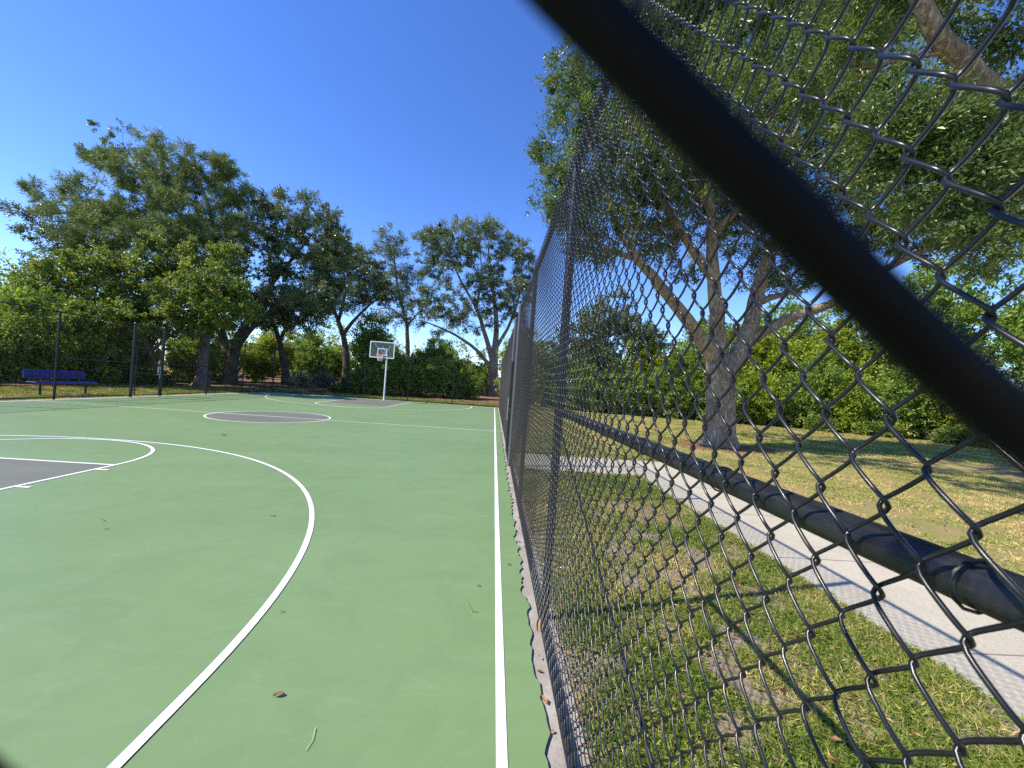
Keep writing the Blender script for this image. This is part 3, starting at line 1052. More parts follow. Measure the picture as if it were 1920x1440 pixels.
# bright broadleaf tree in front
tree('broadleaf_tree', 'bright green broadleaf tree overhanging the left fence and gate',
     [px_line([(303, 716, 25.6), (292, 680, 25.4), (270, 630, 25), (250, 590, 24.8), (230, 530, 24.6), (210, 470, 24.5)], 0.13, 0.05),
      px_line([(260, 610, 24.9), (180, 560, 24.2), (100, 540, 24)], 0.08, 0.03),
      px_line([(250, 590, 24.8), (320, 520, 25.5), (380, 480, 26)], 0.09, 0.03),
      px_line([(285, 660, 25.3), (350, 600, 24.6), (420, 570, 24.0)], 0.08, 0.03)],
     px_blobs([(100, 525, 25, 44, 34), (180, 520, 25.3, 70, 40), (265, 535, 25.7, 80, 55), (320, 475, 26.4, 45, 40), (355, 560, 24.2, 65, 42), (425, 570, 24.0, 45, 46), (385, 530, 23.6, 45, 26),
               (200, 590, 24.2, 80, 26), (310, 605, 25, 80, 24), (70, 570, 24, 30, 25), (395, 620, 26, 40, 25), (420, 500, 26.4, 30, 40)]),
     400, 210, 0.15, 0.6, 0.55, L_MAPLE, BK_DARK, seg=0.7, twigs=7, shell=0.35, dirb=0.5, group=GT)

# slim oak, shade on its stem put into the dark bark colour
tree('oak_tree', 'slim dark stemmed oak between the big oak and the far fence corner',
     [px_line([(538, 722, 38), (533, 680, 38), (524, 640, 38), (514, 610, 38), (505, 585, 38)], 0.42, 0.12),
      px_line([(524, 640, 38), (540, 605, 38), (556, 575, 38)], 0.2, 0.06)],
     px_blobs([(530, 572, 38, 55, 24), (500, 585, 37.5, 45, 26), (590, 575, 38, 36, 24), (470, 595, 38, 20, 15), (550, 610, 37.4, 36, 10)]),
     170, 210, 0.18, 0.5, 0.8, L_OAK, BK_DARK, seg=0.9, twigs=7, group=GT)

tree('oak_tree', 'slender oak with an open crown left of the basketball hoop',
     [px_line([(648, 727, 42), (650, 690, 42), (649, 650, 42), (641, 615, 42), (625, 580, 42), (612, 540, 42)], 0.5, 0.1),
      px_line([(645, 625, 42), (665, 595, 42), (695, 570, 42), (715, 555, 42)], 0.24, 0.05),
      px_line([(635, 600, 42), (648, 550, 42.5), (660, 500, 43)], 0.2, 0.05)],
     px_blobs([(612, 500, 42, 45, 48), (662, 510, 42.5, 52, 38), (700, 540, 42, 40, 24), (595, 560, 42, 40, 28), (642, 565, 42, 50, 24), (690, 485, 43, 25, 14), (725, 555, 42, 25, 14), (650, 470, 43, 40, 14)]),
     270, 210, 0.17, 0.5, 0.75, L_OAK, BK_DARK, seg=1.0, twigs=8, shell=0.2, dirb=0.9, group=GT)  # trunk shade painted in by the darker bark

tree('pine_tree', 'thin sparse tree with a bare pinkish stem right of the hoop backboard',
     [px_line([(761, 722, 48), (764, 690, 48), (765, 650, 48), (764, 605, 48), (752, 570, 48), (742, 520, 48), (738, 470, 48)], 0.36, 0.08),
      px_line([(762, 600, 48), (730, 570, 48), (705, 580, 47)], 0.12, 0.04),
      px_line([(764, 610, 48), (785, 585, 48), (800, 570, 48)], 0.12, 0.04),
      px_line([(750, 560, 48), (772, 530, 48), (780, 520, 48)], 0.1, 0.04)],
     px_blobs([(735, 455, 48, 26, 24), (742, 490, 48, 34, 18), (735, 530, 48, 34, 18), (770, 560, 48, 34, 14), (722, 585, 47.5, 22, 16), (770, 520, 48, 20, 14), (745, 600, 48, 30, 10)]),
     150, 150, 0.19, 0.4, 0.9, L_OAK, BK_PINE, seg=1.0, twigs=8, shell=0.1, dirb=0.8, group=GT)

tree('oak_tree', 'spreading oak with several upright limbs at the right end of the far fence',
     [px_line([(926, 745, 45), (924, 715, 45), (924, 690, 45), (926, 665, 45)], 0.72, 0.5),
      px_line([(926, 668, 45), (932, 620, 45), (928, 570, 45.3), (920, 510, 45.6), (915, 460, 46)], 0.4, 0.08),
      px_line([(924, 680, 45), (908, 620, 44.6), (893, 575, 44.3), (865, 530, 44), (845, 480, 44)], 0.34, 0.06),
      px_line([(924, 695, 45), (900, 660, 44.3), (868, 635, 43.6), (830, 615, 43), (785, 600, 42.6)], 0.28, 0.05),
      px_line([(926, 660, 45), (950, 620, 45), (968, 580, 45.3), (980, 520, 45.6)], 0.26, 0.06),
      px_line([(893, 575, 44.3), (905, 520, 44.8), (900, 470, 45)], 0.18, 0.05)],
     px_blobs([(845, 455, 44, 50, 34), (895, 450, 45, 50, 30), (925, 440, 45.5, 40, 22), (800, 470, 44, 22, 40), (815, 440, 44, 22, 18), (960, 480, 45.5, 36, 36), (870, 510, 44.5, 70, 32), (820, 535, 43.6, 40, 24),
               (930, 540, 45, 55, 40), (850, 575, 43.8, 60, 24), (795, 575, 43, 40, 20), (895, 600, 44, 50, 18), (965, 560, 45.3, 30, 50), (820, 610, 43, 40, 14), (870, 420, 45, 14, 10), (925, 415, 45.5, 8, 10), (985, 500, 46, 15, 40)]),
     460, 220, 0.17, 0.5, 0.76, L_OAK, BK_OAK, seg=1.0, twigs=8, shell=0.2, dirb=1.0, group=GT)

tree('oak_tree', 'airy dark tree far behind the fence, left of the live oak trunk',
     [px_line([(1150, 775, 33), (1148, 740, 33), (1140, 700, 33), (1128, 660, 33), (1120, 630, 33)], 0.3, 0.08),
      px_line([(1143, 710, 33), (1175, 670, 33), (1205, 640, 33)], 0.16, 0.05)],
     px_blobs([(1090, 630, 33, 40, 26), (1135, 600, 33.5, 45, 26), (1185, 615, 33, 45, 22), (1220, 640, 33, 30, 20), (1110, 660, 32.5, 40, 16), (1160, 570, 34, 30, 16)]),
     210, 180, 0.17, 0.5, 0.7, L_OAK, BK_OAK, seg=0.9, twigs=8, shell=0.2, dirb=0.9)

# the big live oak to the right of the fence
big = [px_line([(1350, 841, 13.9), (1350, 800, 13.9), (1351, 750, 13.9), (1350, 705, 13.9), (1349, 668, 13.9)], 0.52, 0.46),
       px_line([(1346, 680, 13.9), (1318, 640, 13.7), (1278, 585, 13.3), (1238, 535, 12.9), (1195, 488, 12.5), (1160, 430, 12.1), (1128, 360, 11.8), (1105, 270, 11.6)], 0.30, 0.04),
       px_line([(1349, 668, 13.9), (1345, 590, 13.9), (1336, 510, 13.8), (1334, 430, 13.7), (1328, 340, 13.6), (1345, 220, 13.4), (1362, 90, 13.2)], 0.30, 0.05),
       px_line([(1370, 690, 13.9), (1400, 640, 14.1), (1411, 595, 14.3), (1420, 540, 14.5), (1445, 470, 14.8), (1490, 370, 15), (1520, 240, 15), (1560, 120, 14.8), (1590, 20, 14.5)], 0.33, 0.06),
       px_line([(1404, 640, 14.1), (1440, 612, 13.9), (1500, 588, 13.6), (1560, 574, 13.3), (1630, 520, 12.8), (1700, 480, 12.4), (1800, 448, 12), (1900, 420, 11.6)], 0.21, 0.06),
       px_line([(1415, 570, 14.4), (1450, 555, 15), (1500, 545, 15.6), (1570, 500, 16)], 0.16, 0.04),
       px_line([(1336, 520, 13.8), (1300, 470, 13.3), (1260, 410, 12.9), (1222, 340, 12.5), (1190, 240, 12.2)], 0.19, 0.04),
       px_line([(1331, 390, 13.7), (1280, 300, 14.2), (1240, 180, 14.6), (1210, 80, 14.8)], 0.15, 0.04),
       px_line([(1334, 440, 13.7), (1390, 390, 13), (1450, 320, 12.4), (1500, 230, 12)], 0.15, 0.04),
       px_line([(1195, 488, 12.5), (1150, 470, 12.2), (1100, 450, 11.9), (1060, 410, 11.6)], 0.10, 0.03),
       px_line([(1520, 240, 15), (1450, 130, 15.4), (1400, 40, 15.6)], 0.14, 0.04),
       px_line([(1545, 160, 14.8), (1620, 70, 14), (1720, 45, 13.4)], 0.16, 0.05)]
big_blobs = px_blobs([
    (1055, 130, 12, 26, 50), (1075, 215, 12, 40, 45), (1045, 285, 11.8, 34, 42), (1050, 360, 11.7, 34, 36), (1090, 380, 12, 50, 50), (1140, 160, 13, 70, 80), (1155, 280, 12.6, 80, 70),
    (1130, 400, 12.2, 60, 50), (1110, 470, 12.2, 36, 25), (1230, 350, 13, 70, 60), (1240, 180, 14, 100, 90), (1300, 80, 14.4, 100, 80), (1240, 440, 13.4, 45, 35), (1380, 230, 13.8, 100, 110), (1300, 300, 14.6, 90, 80),
    (1350, 0, 14, 160, 90), (1500, 130, 14.4, 110, 80), (1440, 330, 13.2, 70, 60), (1570, 300, 14.4, 110, 90), (1480, 515, 15.4, 45, 24), (1440, 420, 14, 40, 40), (1560, 430, 13.6, 80, 50), (1680, 430, 12.6, 90, 45), (1800, 400, 12, 90, 50),
    (1180, 60, 14.2, 90, 60), (1220, -120, 14.5, 160, 120), (1450, -150, 14.5, 200, 140), (1650, -100, 14, 200, 140), (1650, 60, 13.6, 60, 40), (1850, 480, 11.8, 60, 30), (1690, 260, 13.5, 90, 70), (1350, 400, 15.5, 60, 50), (1390, 490, 16, 30, 30), (1290, 505, 14.5, 25, 18)])
for c, r in (((5.2, 8.0, 8.2), (1.9, 1.6, 1.1)), ((3.4, 9.2, 8.6), (1.5, 1.4, 1.2)), ((6.6, 6.9, 8.4), (1.9, 1.5, 1.2)), ((4.6, 6.4, 8.6), (1.6, 1.2, 1.0)), ((6.5, 9.6, 8.6), (2.4, 1.9, 1.4)), ((9.2, 8.8, 9.0), (2.4, 1.9, 1.5)), ((11.4, 10.2, 8.4), (2.3, 2.0, 1.6)), ((4.6, 11.2, 9.4), (2.0, 1.8, 1.5)), ((12.8, 12.2, 7.6), (2.2, 2.0, 1.5)),
             ((8.0, 11.0, 10.8), (3.0, 2.2, 1.6)), ((7.5, 17.5, 10), (3.2, 2.4, 2.4)), ((12, 17.0, 9), (3.0, 2.4, 2.4)), ((4.5, 16.5, 9.5), (2.2, 2.0, 2.0))):
    big_blobs.append((np.array(c), np.array(r), r[0] * r[2] * 100 * 0.7 / 5))
tree('oak_tree', 'huge live oak with thick spreading grey limbs on the lawn right of the fence', big, big_blobs,
     3000, 200, 0.1, 0.45, 0.5, L_NEAR, BK_OAK, seg=0.5, tip=0.007, twigs=8, shell=0.35, dirb=0.7, cat='tree')

# a second oak whose trunk stands out of frame to the right; its limbs hang over the path
b0 = np.array([9.6, 4.6, -0.03])
near = [(np.array([b0, b0 + (0, 0, 1.5), b0 + (-0.2, 0.1, 3.2)]), 0.5, 0.4),
        (np.concatenate([[b0 + (-0.2, 0.1, 3.2)], [at(1995, 300, 5.6), at(1920, 225, 5.5), at(1850, 160, 5.4), at(1780, 95, 5.3), at(1720, 0, 5.2), at(1690, -90, 5.2)]]), 0.27, 0.09),
        (np.concatenate([[b0 + (-0.2, 0.1, 3.2)], [at(2100, 420, 5.2), at(1980, 400, 5.0), at(1880, 360, 4.8)]]), 0.13, 0.03),
        (np.array([b0 + (-0.2, 0.1, 3.2), b0 + (0.6, 0.6, 6.5), b0 + (0.3, 1.2, 10)]), 0.3, 0.08),
        (np.array([at(1850, 160, 5.4), at(1760, 180, 5.2), at(1660, 230, 5.0)]), 0.05, 0.015),
        (np.array([at(1780, 95, 5.3), at(1700, 110, 5.6), at(1600, 130, 5.8)]), 0.05, 0.015)]
near_blobs = px_blobs([(1600, 80, 5.8, 40, 30), (1890, 60, 5.2, 40, 30), (1650, 225, 5.1, 50, 26), (1730, 250, 5.0, 60, 45), (1850, 270, 5.0, 60, 50), (1780, 330, 4.9, 70, 36),
                       (1670, 310, 5.2, 45, 25), (1900, 380, 4.8, 50, 36), (1760, 400, 5.0, 50, 26), (1850, 440, 4.8, 60, 22), (1980, 250, 5.0, 60, 100), (1750, -90, 5.2, 150, 50)])
near_blobs += [(b0 + np.array([0.5, 1, 8.0]), np.array([3.5, 3.5, 3.0]), 14.0), (b0 + np.array([-1.0, 0.5, 5.6]), np.array([1.8, 2.0, 1.0]), 4.0)]
tree('oak_tree', 'nearby oak bough hanging in from the top right corner over the path', near, near_blobs,
     430, 120, 0.08, 0.38, 0.38, L_NEAR, BK_OAK, seg=0.35, tip=0.005, twigs=8, shell=0.2, dirb=0.4)


# ---- shrubs: a few kinds modelled once, then copied
def shrub(name, label, w, h, n_cl, n_per, L, wid, lm, seedz=0.1, group=None, dens_low=True, R=0.42):
    root = empty(name, (0, 0, 0), label, 'shrub', group)
    blobs = []
    for k in range(9):
        a = rng.uniform(0, 2 * math.pi); rr = w * 0.28 * rng.uniform(0.2, 1)
        z = h * rng.uniform(0.22, 0.72)
        s = w * rng.uniform(0.2, 0.34)
        blobs.append((np.array([rr * math.cos(a), rr * math.sin(a), z]), np.array([s, s, min(s * 1.1, h * 0.3)]), s ** 2))
    blobs.append((np.array([0, 0, h * 0.3]), np.array([w * 0.42, w * 0.42, h * 0.3]), (w * 0.4) ** 2))
    C, out = blob_points(blobs, n_cl, 0.5)
    C[:, 2] = np.maximum(C[:, 2], 0.12)
    limbs = [(np.array([(0, 0, -0.05), (0.05, 0.02, h * 0.3), (0.0, 0.1, h * 0.6)]), 0.05 * w / 2.5, 0.015)]
    for k in range(4):
        a = k * 1.6 + 0.4
        limbs.append((np.array([(0.05 * math.cos(a), 0.05 * math.sin(a), 0.02), (w * 0.15 * math.cos(a), w * 0.15 * math.sin(a), h * 0.3), (w * 0.27 * math.cos(a), w * 0.27 * math.sin(a), h * 0.62)]), 0.035 * w / 2.5, 0.012))
    V, q = grow(limbs, C, 0.5, 0.006)
    mesh_obj('stem', V, [q], BK_DARK, root, smooth=True)
    V, q, t = clump_leaves(C, out, R * rng.uniform(0.6, 1.3, len(C)), n_per, L, wid, 6, 0.5, 0.8, 0.6)
    mesh_obj('foliage', V, [q], lm, root, tint=t)
    return root


def copy_tree(o):
    c = o.copy(); COL.objects.link(c)
    for ch in o.children:
        k = ch.copy(); k.parent = c; COL.objects.link(k)
    return c


used = {}
protos = {
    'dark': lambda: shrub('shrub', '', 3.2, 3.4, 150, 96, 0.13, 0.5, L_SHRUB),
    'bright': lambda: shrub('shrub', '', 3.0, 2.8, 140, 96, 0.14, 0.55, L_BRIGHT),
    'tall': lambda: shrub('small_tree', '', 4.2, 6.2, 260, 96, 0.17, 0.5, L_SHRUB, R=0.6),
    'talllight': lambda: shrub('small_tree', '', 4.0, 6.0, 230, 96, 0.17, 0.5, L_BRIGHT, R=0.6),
    'sage': lambda: shrub('shrub', '', 2.6, 1.7, 90, 80, 0.12, 0.4, L_SAGE),
    'low': lambda: shrub('shrub', '', 2.2, 1.0, 90, 70, 0.13, 0.6, L_MAPLE, R=0.3),
}
FIRST = {}


def plant(kind, x, y, s, sz, label, group):
    if kind not in FIRST:
        FIRST[kind] = protos[kind]()
        o = FIRST[kind]
    else:
        o = copy_tree(FIRST[kind])
    o.location = (x, y, gz(x, y) - 0.02)
    o.rotation_euler = (0, 0, rng.uniform(0, 6.28))
    o.scale = (s, s, sz)
    o['label'] = label
    o['category'] = 'small tree' if 'tall' in kind else 'shrub'
    o['group'] = group
    return o


GL = 'shrubs behind the left fence'
GF = 'shrubs behind the far fence'
GR = 'shrubs along the edge of the right lawn'
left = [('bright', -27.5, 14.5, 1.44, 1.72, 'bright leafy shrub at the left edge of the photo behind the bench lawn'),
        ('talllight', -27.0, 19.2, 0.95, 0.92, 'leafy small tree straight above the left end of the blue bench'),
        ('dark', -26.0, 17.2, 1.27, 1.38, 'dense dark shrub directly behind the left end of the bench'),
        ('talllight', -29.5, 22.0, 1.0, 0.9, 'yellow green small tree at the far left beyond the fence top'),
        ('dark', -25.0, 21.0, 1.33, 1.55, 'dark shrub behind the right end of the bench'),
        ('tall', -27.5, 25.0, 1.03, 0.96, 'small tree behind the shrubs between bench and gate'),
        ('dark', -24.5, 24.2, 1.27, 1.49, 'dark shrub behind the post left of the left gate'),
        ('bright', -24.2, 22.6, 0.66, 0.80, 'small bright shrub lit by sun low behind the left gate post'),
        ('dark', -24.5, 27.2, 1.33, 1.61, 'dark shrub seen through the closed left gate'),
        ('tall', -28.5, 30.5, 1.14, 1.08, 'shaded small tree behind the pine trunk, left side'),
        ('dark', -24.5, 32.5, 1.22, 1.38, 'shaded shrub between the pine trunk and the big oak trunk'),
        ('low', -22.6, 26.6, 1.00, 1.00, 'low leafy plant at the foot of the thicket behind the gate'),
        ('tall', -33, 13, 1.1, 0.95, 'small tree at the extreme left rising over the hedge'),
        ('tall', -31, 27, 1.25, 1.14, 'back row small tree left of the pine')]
for k, x, y, s, sz, lb in left: plant(k, x, y, s, sz, lb, GL)
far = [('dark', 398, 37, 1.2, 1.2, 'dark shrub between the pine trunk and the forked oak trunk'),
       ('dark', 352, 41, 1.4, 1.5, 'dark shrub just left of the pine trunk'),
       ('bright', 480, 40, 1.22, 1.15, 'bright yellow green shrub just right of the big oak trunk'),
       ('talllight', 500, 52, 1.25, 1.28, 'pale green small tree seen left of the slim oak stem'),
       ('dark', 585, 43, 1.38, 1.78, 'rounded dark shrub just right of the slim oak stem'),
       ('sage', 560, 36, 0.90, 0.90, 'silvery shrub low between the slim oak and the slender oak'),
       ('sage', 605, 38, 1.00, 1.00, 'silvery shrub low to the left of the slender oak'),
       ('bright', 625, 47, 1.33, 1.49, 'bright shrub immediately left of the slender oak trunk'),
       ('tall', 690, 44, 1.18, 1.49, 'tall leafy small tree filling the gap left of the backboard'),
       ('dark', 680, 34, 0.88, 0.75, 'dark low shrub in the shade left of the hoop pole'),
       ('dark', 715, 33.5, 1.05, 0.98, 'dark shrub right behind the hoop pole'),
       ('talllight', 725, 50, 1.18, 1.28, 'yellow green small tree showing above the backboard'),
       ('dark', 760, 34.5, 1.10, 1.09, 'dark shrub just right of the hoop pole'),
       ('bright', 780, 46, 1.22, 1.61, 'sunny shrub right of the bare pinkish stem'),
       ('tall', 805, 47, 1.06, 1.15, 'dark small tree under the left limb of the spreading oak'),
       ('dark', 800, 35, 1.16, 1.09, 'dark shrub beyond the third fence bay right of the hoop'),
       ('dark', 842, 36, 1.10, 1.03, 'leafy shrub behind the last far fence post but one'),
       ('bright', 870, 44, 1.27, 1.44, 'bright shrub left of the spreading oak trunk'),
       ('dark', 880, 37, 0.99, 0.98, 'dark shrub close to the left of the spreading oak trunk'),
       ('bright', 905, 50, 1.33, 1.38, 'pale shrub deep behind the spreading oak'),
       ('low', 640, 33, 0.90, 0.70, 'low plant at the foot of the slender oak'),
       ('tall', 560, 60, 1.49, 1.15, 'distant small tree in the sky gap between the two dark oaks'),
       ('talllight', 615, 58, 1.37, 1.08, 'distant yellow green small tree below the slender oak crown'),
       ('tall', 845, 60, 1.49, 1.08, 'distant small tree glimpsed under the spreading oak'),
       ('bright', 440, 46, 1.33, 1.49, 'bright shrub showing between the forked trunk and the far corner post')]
for k, px, y, s, sz, lb in far:
    p = at(px, 720, y)
    plant(k, p[0], y, s, sz, lb, GF)
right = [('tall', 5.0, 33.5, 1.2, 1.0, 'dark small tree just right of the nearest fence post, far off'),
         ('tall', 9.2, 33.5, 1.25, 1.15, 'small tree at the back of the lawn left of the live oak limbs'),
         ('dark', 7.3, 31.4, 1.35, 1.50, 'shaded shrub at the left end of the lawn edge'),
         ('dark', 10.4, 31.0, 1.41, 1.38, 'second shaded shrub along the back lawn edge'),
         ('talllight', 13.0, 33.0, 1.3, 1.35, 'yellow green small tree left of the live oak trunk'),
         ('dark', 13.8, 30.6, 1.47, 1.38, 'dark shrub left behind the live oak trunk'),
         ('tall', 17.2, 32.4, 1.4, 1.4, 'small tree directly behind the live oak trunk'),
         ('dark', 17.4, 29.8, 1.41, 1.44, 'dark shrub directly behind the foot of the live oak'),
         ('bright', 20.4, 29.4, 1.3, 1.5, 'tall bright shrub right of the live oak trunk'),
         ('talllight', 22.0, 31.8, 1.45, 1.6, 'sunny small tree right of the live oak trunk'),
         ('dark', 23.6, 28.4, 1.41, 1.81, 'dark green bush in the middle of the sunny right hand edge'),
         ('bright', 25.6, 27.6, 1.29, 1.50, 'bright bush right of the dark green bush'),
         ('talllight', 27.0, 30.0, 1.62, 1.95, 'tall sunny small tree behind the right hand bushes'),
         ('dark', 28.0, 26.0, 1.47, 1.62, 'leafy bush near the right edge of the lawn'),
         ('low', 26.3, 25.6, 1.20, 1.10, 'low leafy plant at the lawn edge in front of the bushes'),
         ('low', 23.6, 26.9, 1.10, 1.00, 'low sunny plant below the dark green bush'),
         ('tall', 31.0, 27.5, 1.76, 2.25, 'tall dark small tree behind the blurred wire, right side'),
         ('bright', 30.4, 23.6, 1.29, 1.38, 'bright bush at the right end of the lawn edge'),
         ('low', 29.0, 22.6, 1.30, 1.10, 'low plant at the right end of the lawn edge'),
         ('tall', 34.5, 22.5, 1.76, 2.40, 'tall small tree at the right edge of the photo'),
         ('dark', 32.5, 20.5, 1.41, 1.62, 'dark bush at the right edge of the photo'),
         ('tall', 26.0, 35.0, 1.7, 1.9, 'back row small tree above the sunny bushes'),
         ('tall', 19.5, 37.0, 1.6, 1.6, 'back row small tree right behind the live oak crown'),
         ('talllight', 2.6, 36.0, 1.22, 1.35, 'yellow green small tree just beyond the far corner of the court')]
for k, x, y, s, sz, lb in right: plant(k, x, y, s, sz, lb, GR)

# the wood behind everything, read as one mass
wb = []
for x in np.arange(-75, 76, 5.0):
    y = 64 + 6 * math.sin(x * 0.35) + rng.uniform(-2, 2)
    hh = rng.uniform(3.2, 4.6)
    wb.append((np.array([x, y, gz(x, y) + hh * 0.9]), np.array([3.6, 3, hh]), 10.0))
for y in np.arange(4, 64, 5.0):
    for sx in (-46, 44):
        hh = rng.uniform(5, 7.0)
        wb.append((np.array([sx + rng.uniform(-2, 2), y, gz(sx, y) + hh * 0.9]), np.array([3, 3.6, hh]), 10.0))
C, out = blob_points(wb, 2200, 0.6)
V, q, t = clump_leaves(C, out, 0.9 * rng.uniform(0.6, 1.3, len(C)), 40, 0.34, 0.5, 6, 0.5, 0.8, 0.6)
tag(mesh_obj('distant_woods', V, [q], L_SHRUB, tint=t), 'dense low woods closing off the view behind the nearer shrubs', 'woods', kind='stuff')


# ------------------------------------------------------------------ grass and dry leaves
def vnoise(x, y, s, seed):
    """cheap smooth value noise"""
    r = np.random.default_rng(seed).uniform(0, 1, (64, 64))
    u, v = x / s, y / s
    i, j = np.floor(u).astype(int), np.floor(v).astype(int)
    fu, fv = u - i, v - j
    fu, fv = fu * fu * (3 - 2 * fu), fv * fv * (3 - 2 * fv)
    g = lambda a, b: r[a % 64, b % 64]
    return (g(i, j) * (1 - fu) + g(i + 1, j) * fu) * (1 - fv) + (g(i, j + 1) * (1 - fu) + g(i + 1, j + 1) * fu) * fv


def grass(n_tufts, per, xr, yr, hgt, dens, keep, gw=0.005, tint0=0.45, spread=0.02):
    x = rng.uniform(*xr, n_tufts)
    y = yr[0] + (yr[1] - yr[0]) * rng.uniform(0, 1, n_tufts) ** 1.35
    d = 0.65 * vnoise(x, y, 0.24, 3) + 0.35 * vnoise(x, y, 0.7, 5)
    k = (d + rng.normal(0, 0.08, n_tufts) > dens) & keep(x, y)
    x, y, d = x[k], y[k], d[k]
    n = len(x)
    bx = np.repeat(x, per) + rng.normal(0, spread, n * per)
    by = np.repeat(y, per) + rng.normal(0, spread, n * per)
    ok = keep(bx, by)
    dd = np.repeat(d, per)[ok]
    tb = np.repeat(rng.normal(0, 0.12, n), per)[ok]
    bx, by = bx[ok], by[ok]
    m = len(bx)
    P = np.stack([bx, by, np.full(m, -0.036)], 1)
    lean = rng.normal(0, 0.75, (m, 3)); lean[:, 2] = 1.0
    ax = unit(lean)
    h = hgt * rng.uniform(0.35, 1.35, (m, 1))
    side = unit(np.cross(ax, rng.normal(0, 1, (m, 3)))) * gw / 2
    mid = P + ax * h * 0.55
    tip = P + ax * h + np.stack([lean[:, 0], lean[:, 1], -np.abs(lean[:, 0])], 1) * h * 0.25
    V = np.stack([P - side, P + side, mid + side * 0.9, tip, mid - side * 0.9], 1).reshape(-1, 3)
    f = np.arange(m)[:, None] * 5 + np.arange(5)[None]
    t = np.clip(tint0 + tb + rng.normal(0, 0.15, m) - 0.25 * (dd - 0.5) + 0.5 * (vnoise(bx + 50, by + 50, 0.55, 11) - 0.5), 0, 1)
    return V, f, t


parts = []
keep1 = lambda x, y: (x > 0.42) & ((x < 2.955 + 0.06 * vnoise(x, y, 0.12, 9)) & (y < 7.86))
parts.append(grass(28000, 9, (0.42, 3.02), (0.7, 7.9), 0.055, 0.29, keep1, gw=0.0062, tint0=0.56))
parts.append(grass(6000, 7, (0.42, 4.4), (9.62, 26), 0.06, 0.35, lambda x, y: (x > 0.45) & (y > 9.66), gw=0.009, tint0=0.52))
parts.append(grass(26000, 8, (4.44, 15), (0.4, 24), 0.05, 0.36, lambda x, y: (x > 4.45) & (np.hypot((x - 8.3) / 1.7, (y - 13.7) / 1.2) > 1), gw=0.009, tint0=0.7, spread=0.035))
parts.append(grass(26000, 7, (-17.5, 6), (27.95, 32.6), 0.1, 0.18, lambda x, y: y > 27.95, gw=0.014, tint0=0.5, spread=0.05))
parts.append(grass(16000, 7, (-23, -15.8), (9, 28), 0.07, 0.28, lambda x, y: x < -15.8, gw=0.014, tint0=0.55, spread=0.05))
parts.append(grass(16000, 7, (4.5, 30), (14, 29), 0.06, 0.30, lambda x, y: (np.hypot((x - 8.3) / 1.7, (y - 13.7) / 1.2) > 1), gw=0.016, tint0=0.58, spread=0.06))
nv, Vs, Fs, Ts = 0, [], [], []
for V, f, t in parts:
    Vs.append(V); Fs.append(f + nv); Ts.append(t); nv += len(V)
tag(mesh_obj('grass', np.concatenate(Vs), [np.concatenate(Fs)], L_GRASS, tint=np.concatenate(Ts)),
    'patchy dry and green grass growing in the soil round the court', 'grass', kind='stuff')


def litter(n, xr, yr, L, zf):
    x = rng.uniform(*xr, n); y = rng.uniform(*yr, n)
    P = np.stack([x, y, np.array([zf(a, b) for a, b in zip(x, y)]) + rng.uniform(0.004, 0.032, n)], 1)
    a = rng.uniform(0, 6.28, n)
    ax = unit(np.stack([np.cos(a), np.sin(a), rng.normal(0, 0.25, n)], 1))
    V, q = leaf_quads(P, ax, L, 0.42, 2.5)
    return V, q, np.clip(rng.normal(0.55, 0.25, n), 0, 1)


nv, Vs, Fs, Ts = 0, [], [], []
for args in ((1500, (0.36, 2.95), (0.6, 7.8), 0.05, lambda x, y: -0.035), (60, (0.24, 0.42), (1.2, 7.5), 0.045, lambda x, y: -0.016), (260, (4.5, 9), (2, 12), 0.07, lambda x, y: -0.035),
             (900, (6.4, 10.4), (12.4, 15.2), 0.08, lambda x, y: -0.025), (5000, (-24, 4), (29.3, 36), 0.13, lambda x, y: gz(x, y) + 0.012),
             (2500, (14, 32), (20, 30), 0.13, lambda x, y: gz(x, y) + 0.01), (1600, (-26, -19.5), (18, 29.5), 0.12, lambda x, y: gz(x, y) + 0.03)):
    V, q, t = litter(*args)
    Vs.append(V); Fs.append(q + nv); Ts.append(t); nv += len(V)
tag(mesh_obj('leaf_litter', np.concatenate(Vs), [np.concatenate(Fs)], L_DRY, tint=np.concatenate(Ts)),
    'scattered brown and orange dry leaves lying in the grass', 'leaf litter', kind='stuff')


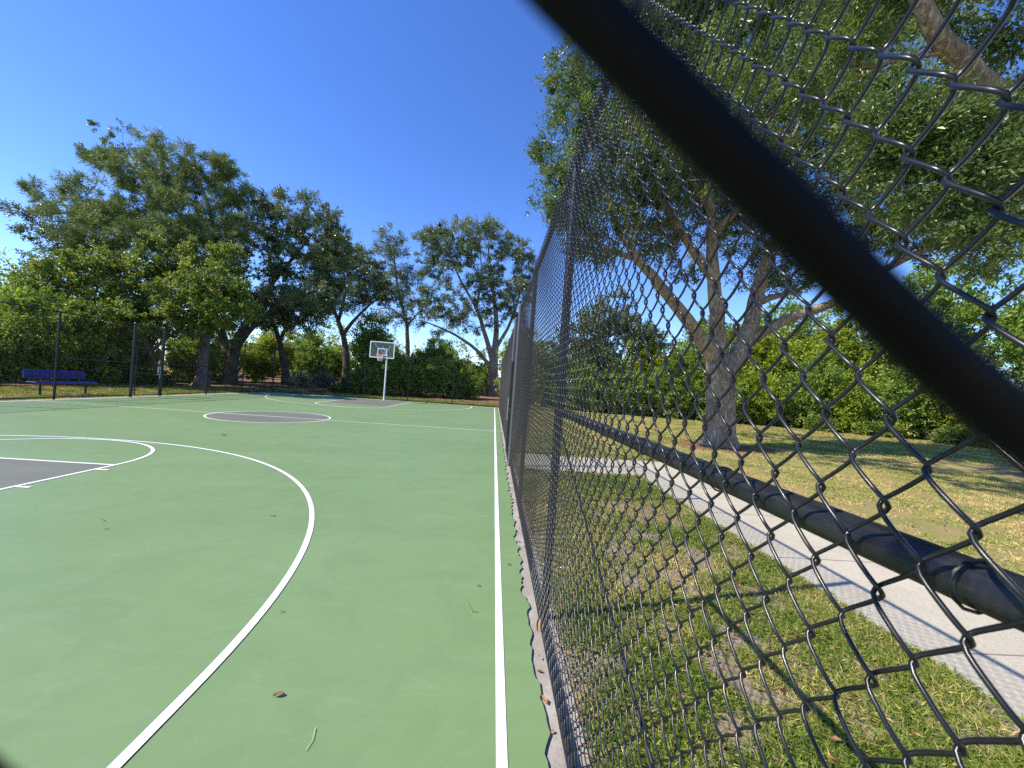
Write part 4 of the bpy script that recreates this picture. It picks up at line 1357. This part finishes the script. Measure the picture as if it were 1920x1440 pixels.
def dry_leaf(x, y, z, L, a, label, tint=0.6, stand=0.0, wid=0.45, m=L_DRY, name='fallen_leaf'):
    """one curled leaf with a midrib, 4 x 6 faces, and a stalk"""
    nu, nw = 7, 5
    V = []
    for i in range(nu):
        u = i / (nu - 1)
        wv = math.sin(math.pi * min(1, u * 0.97 + 0.02)) ** 0.75 * wid * L / 2
        for j in range(nw):
            s = (j / (nw - 1) - 0.5) * 2
            V.append(((u - 0.5) * L, s * wv, 0.16 * L * s * s + 0.1 * L * math.sin(u * 3.0) + 0.004))
    V = np.array(V)
    i = np.arange(nu * nw).reshape(nu, nw)
    q = np.stack([i[:-1, :-1], i[1:, :-1], i[1:, 1:], i[:-1, 1:]], -1).reshape(-1, 4)
    st, _ = np.zeros((0, 3)), None
    sv, sq = sweep(np.array([[(-0.5 * L, 0, 0.004), (-0.62 * L, 0.01 * L, 0.006), (-0.75 * L, 0.05 * L, 0.003)]]), np.full((1, 3), 0.012 * L), 4)
    V2 = np.concatenate([V, sv])
    o = mesh_obj(name, V2, [np.concatenate([q, sq + len(V)])], m, smooth=True, tint=np.full(len(q) + len(sq), tint))
    o.location = (x, y, z)
    o.rotation_euler = (0, -stand, a)
    return tag(o, label, 'leaf', 'leaves fallen on the court')


dry_leaf(-1.119, 2.004, 0.002, 0.05, 0.3, 'curled brown leaf lying on the court at the bottom, inside the sideline', 0.55)
dry_leaf(-3.727, 3.862, 0.002, 0.035, 1.0, 'tiny pale leaf on the court, right one of a pair inside the three point arc', 1.0)
dry_leaf(-3.95, 4.06, 0.002, 0.035, 2.0, 'tiny pale leaf on the court, left one of a pair inside the three point arc', 1.0)
dry_leaf(-2.502, 4.438, 0.002, 0.05, 0.2, 'tan leaf lying on the court just inside the three point arc near its widest part', 0.9)
dry_leaf(-6.31, 9.287, 0.002, 0.09, 0.2, 'dark leaf lying on the court between the three point arc and centre circle', 0.0)
dry_leaf(-1.474, 2.698, 0.002, 0.028, 0.9, 'small whitish leaf on the court just outside the three point arc', 1.0)
dry_leaf(-0.157, 3.152, 0.002, 0.03, 0.7, 'small brown leaf on the court left of the white sideline', 0.4)
dry_leaf(0.106, 3.551, 0.002, 0.035, 0.7, 'small brown leaf on the court right of the white sideline', 0.4)
dry_leaf(0.262, 2.6, 0.055, 0.085, 1.35, 'orange leaf propped against the bottom rail of the right fence', 0.85, stand=0.95, wid=0.3)
dry_leaf(0.25, 1.86, -0.013, 0.03, 0.5, 'orange leaf scrap on the concrete strip by the bottom rail', 0.9)
tm = MB()
tm.tube([(-0.245, 2.94, 0.006), (-0.215, 2.86, 0.008), (-0.19, 2.79, 0.008), (-0.15, 2.80, 0.006)], 0.0022, 5)
tag(tm.build('twig', mat('twig_brown', (0.3, 0.19, 0.08), 0.8)), 'thin curved brown twig lying on the court left of the sideline', 'twig')
tm = MB()
tm.tube([(-0.86, 1.83, 0.006), (-0.845, 1.77, 0.007), (-0.85, 1.72, 0.006)], 0.0016, 5)
tag(tm.build('twig', mat('pale_twig', (0.5, 0.5, 0.35), 0.8)), 'pale grass stalk lying on the court near the bottom edge', 'twig')
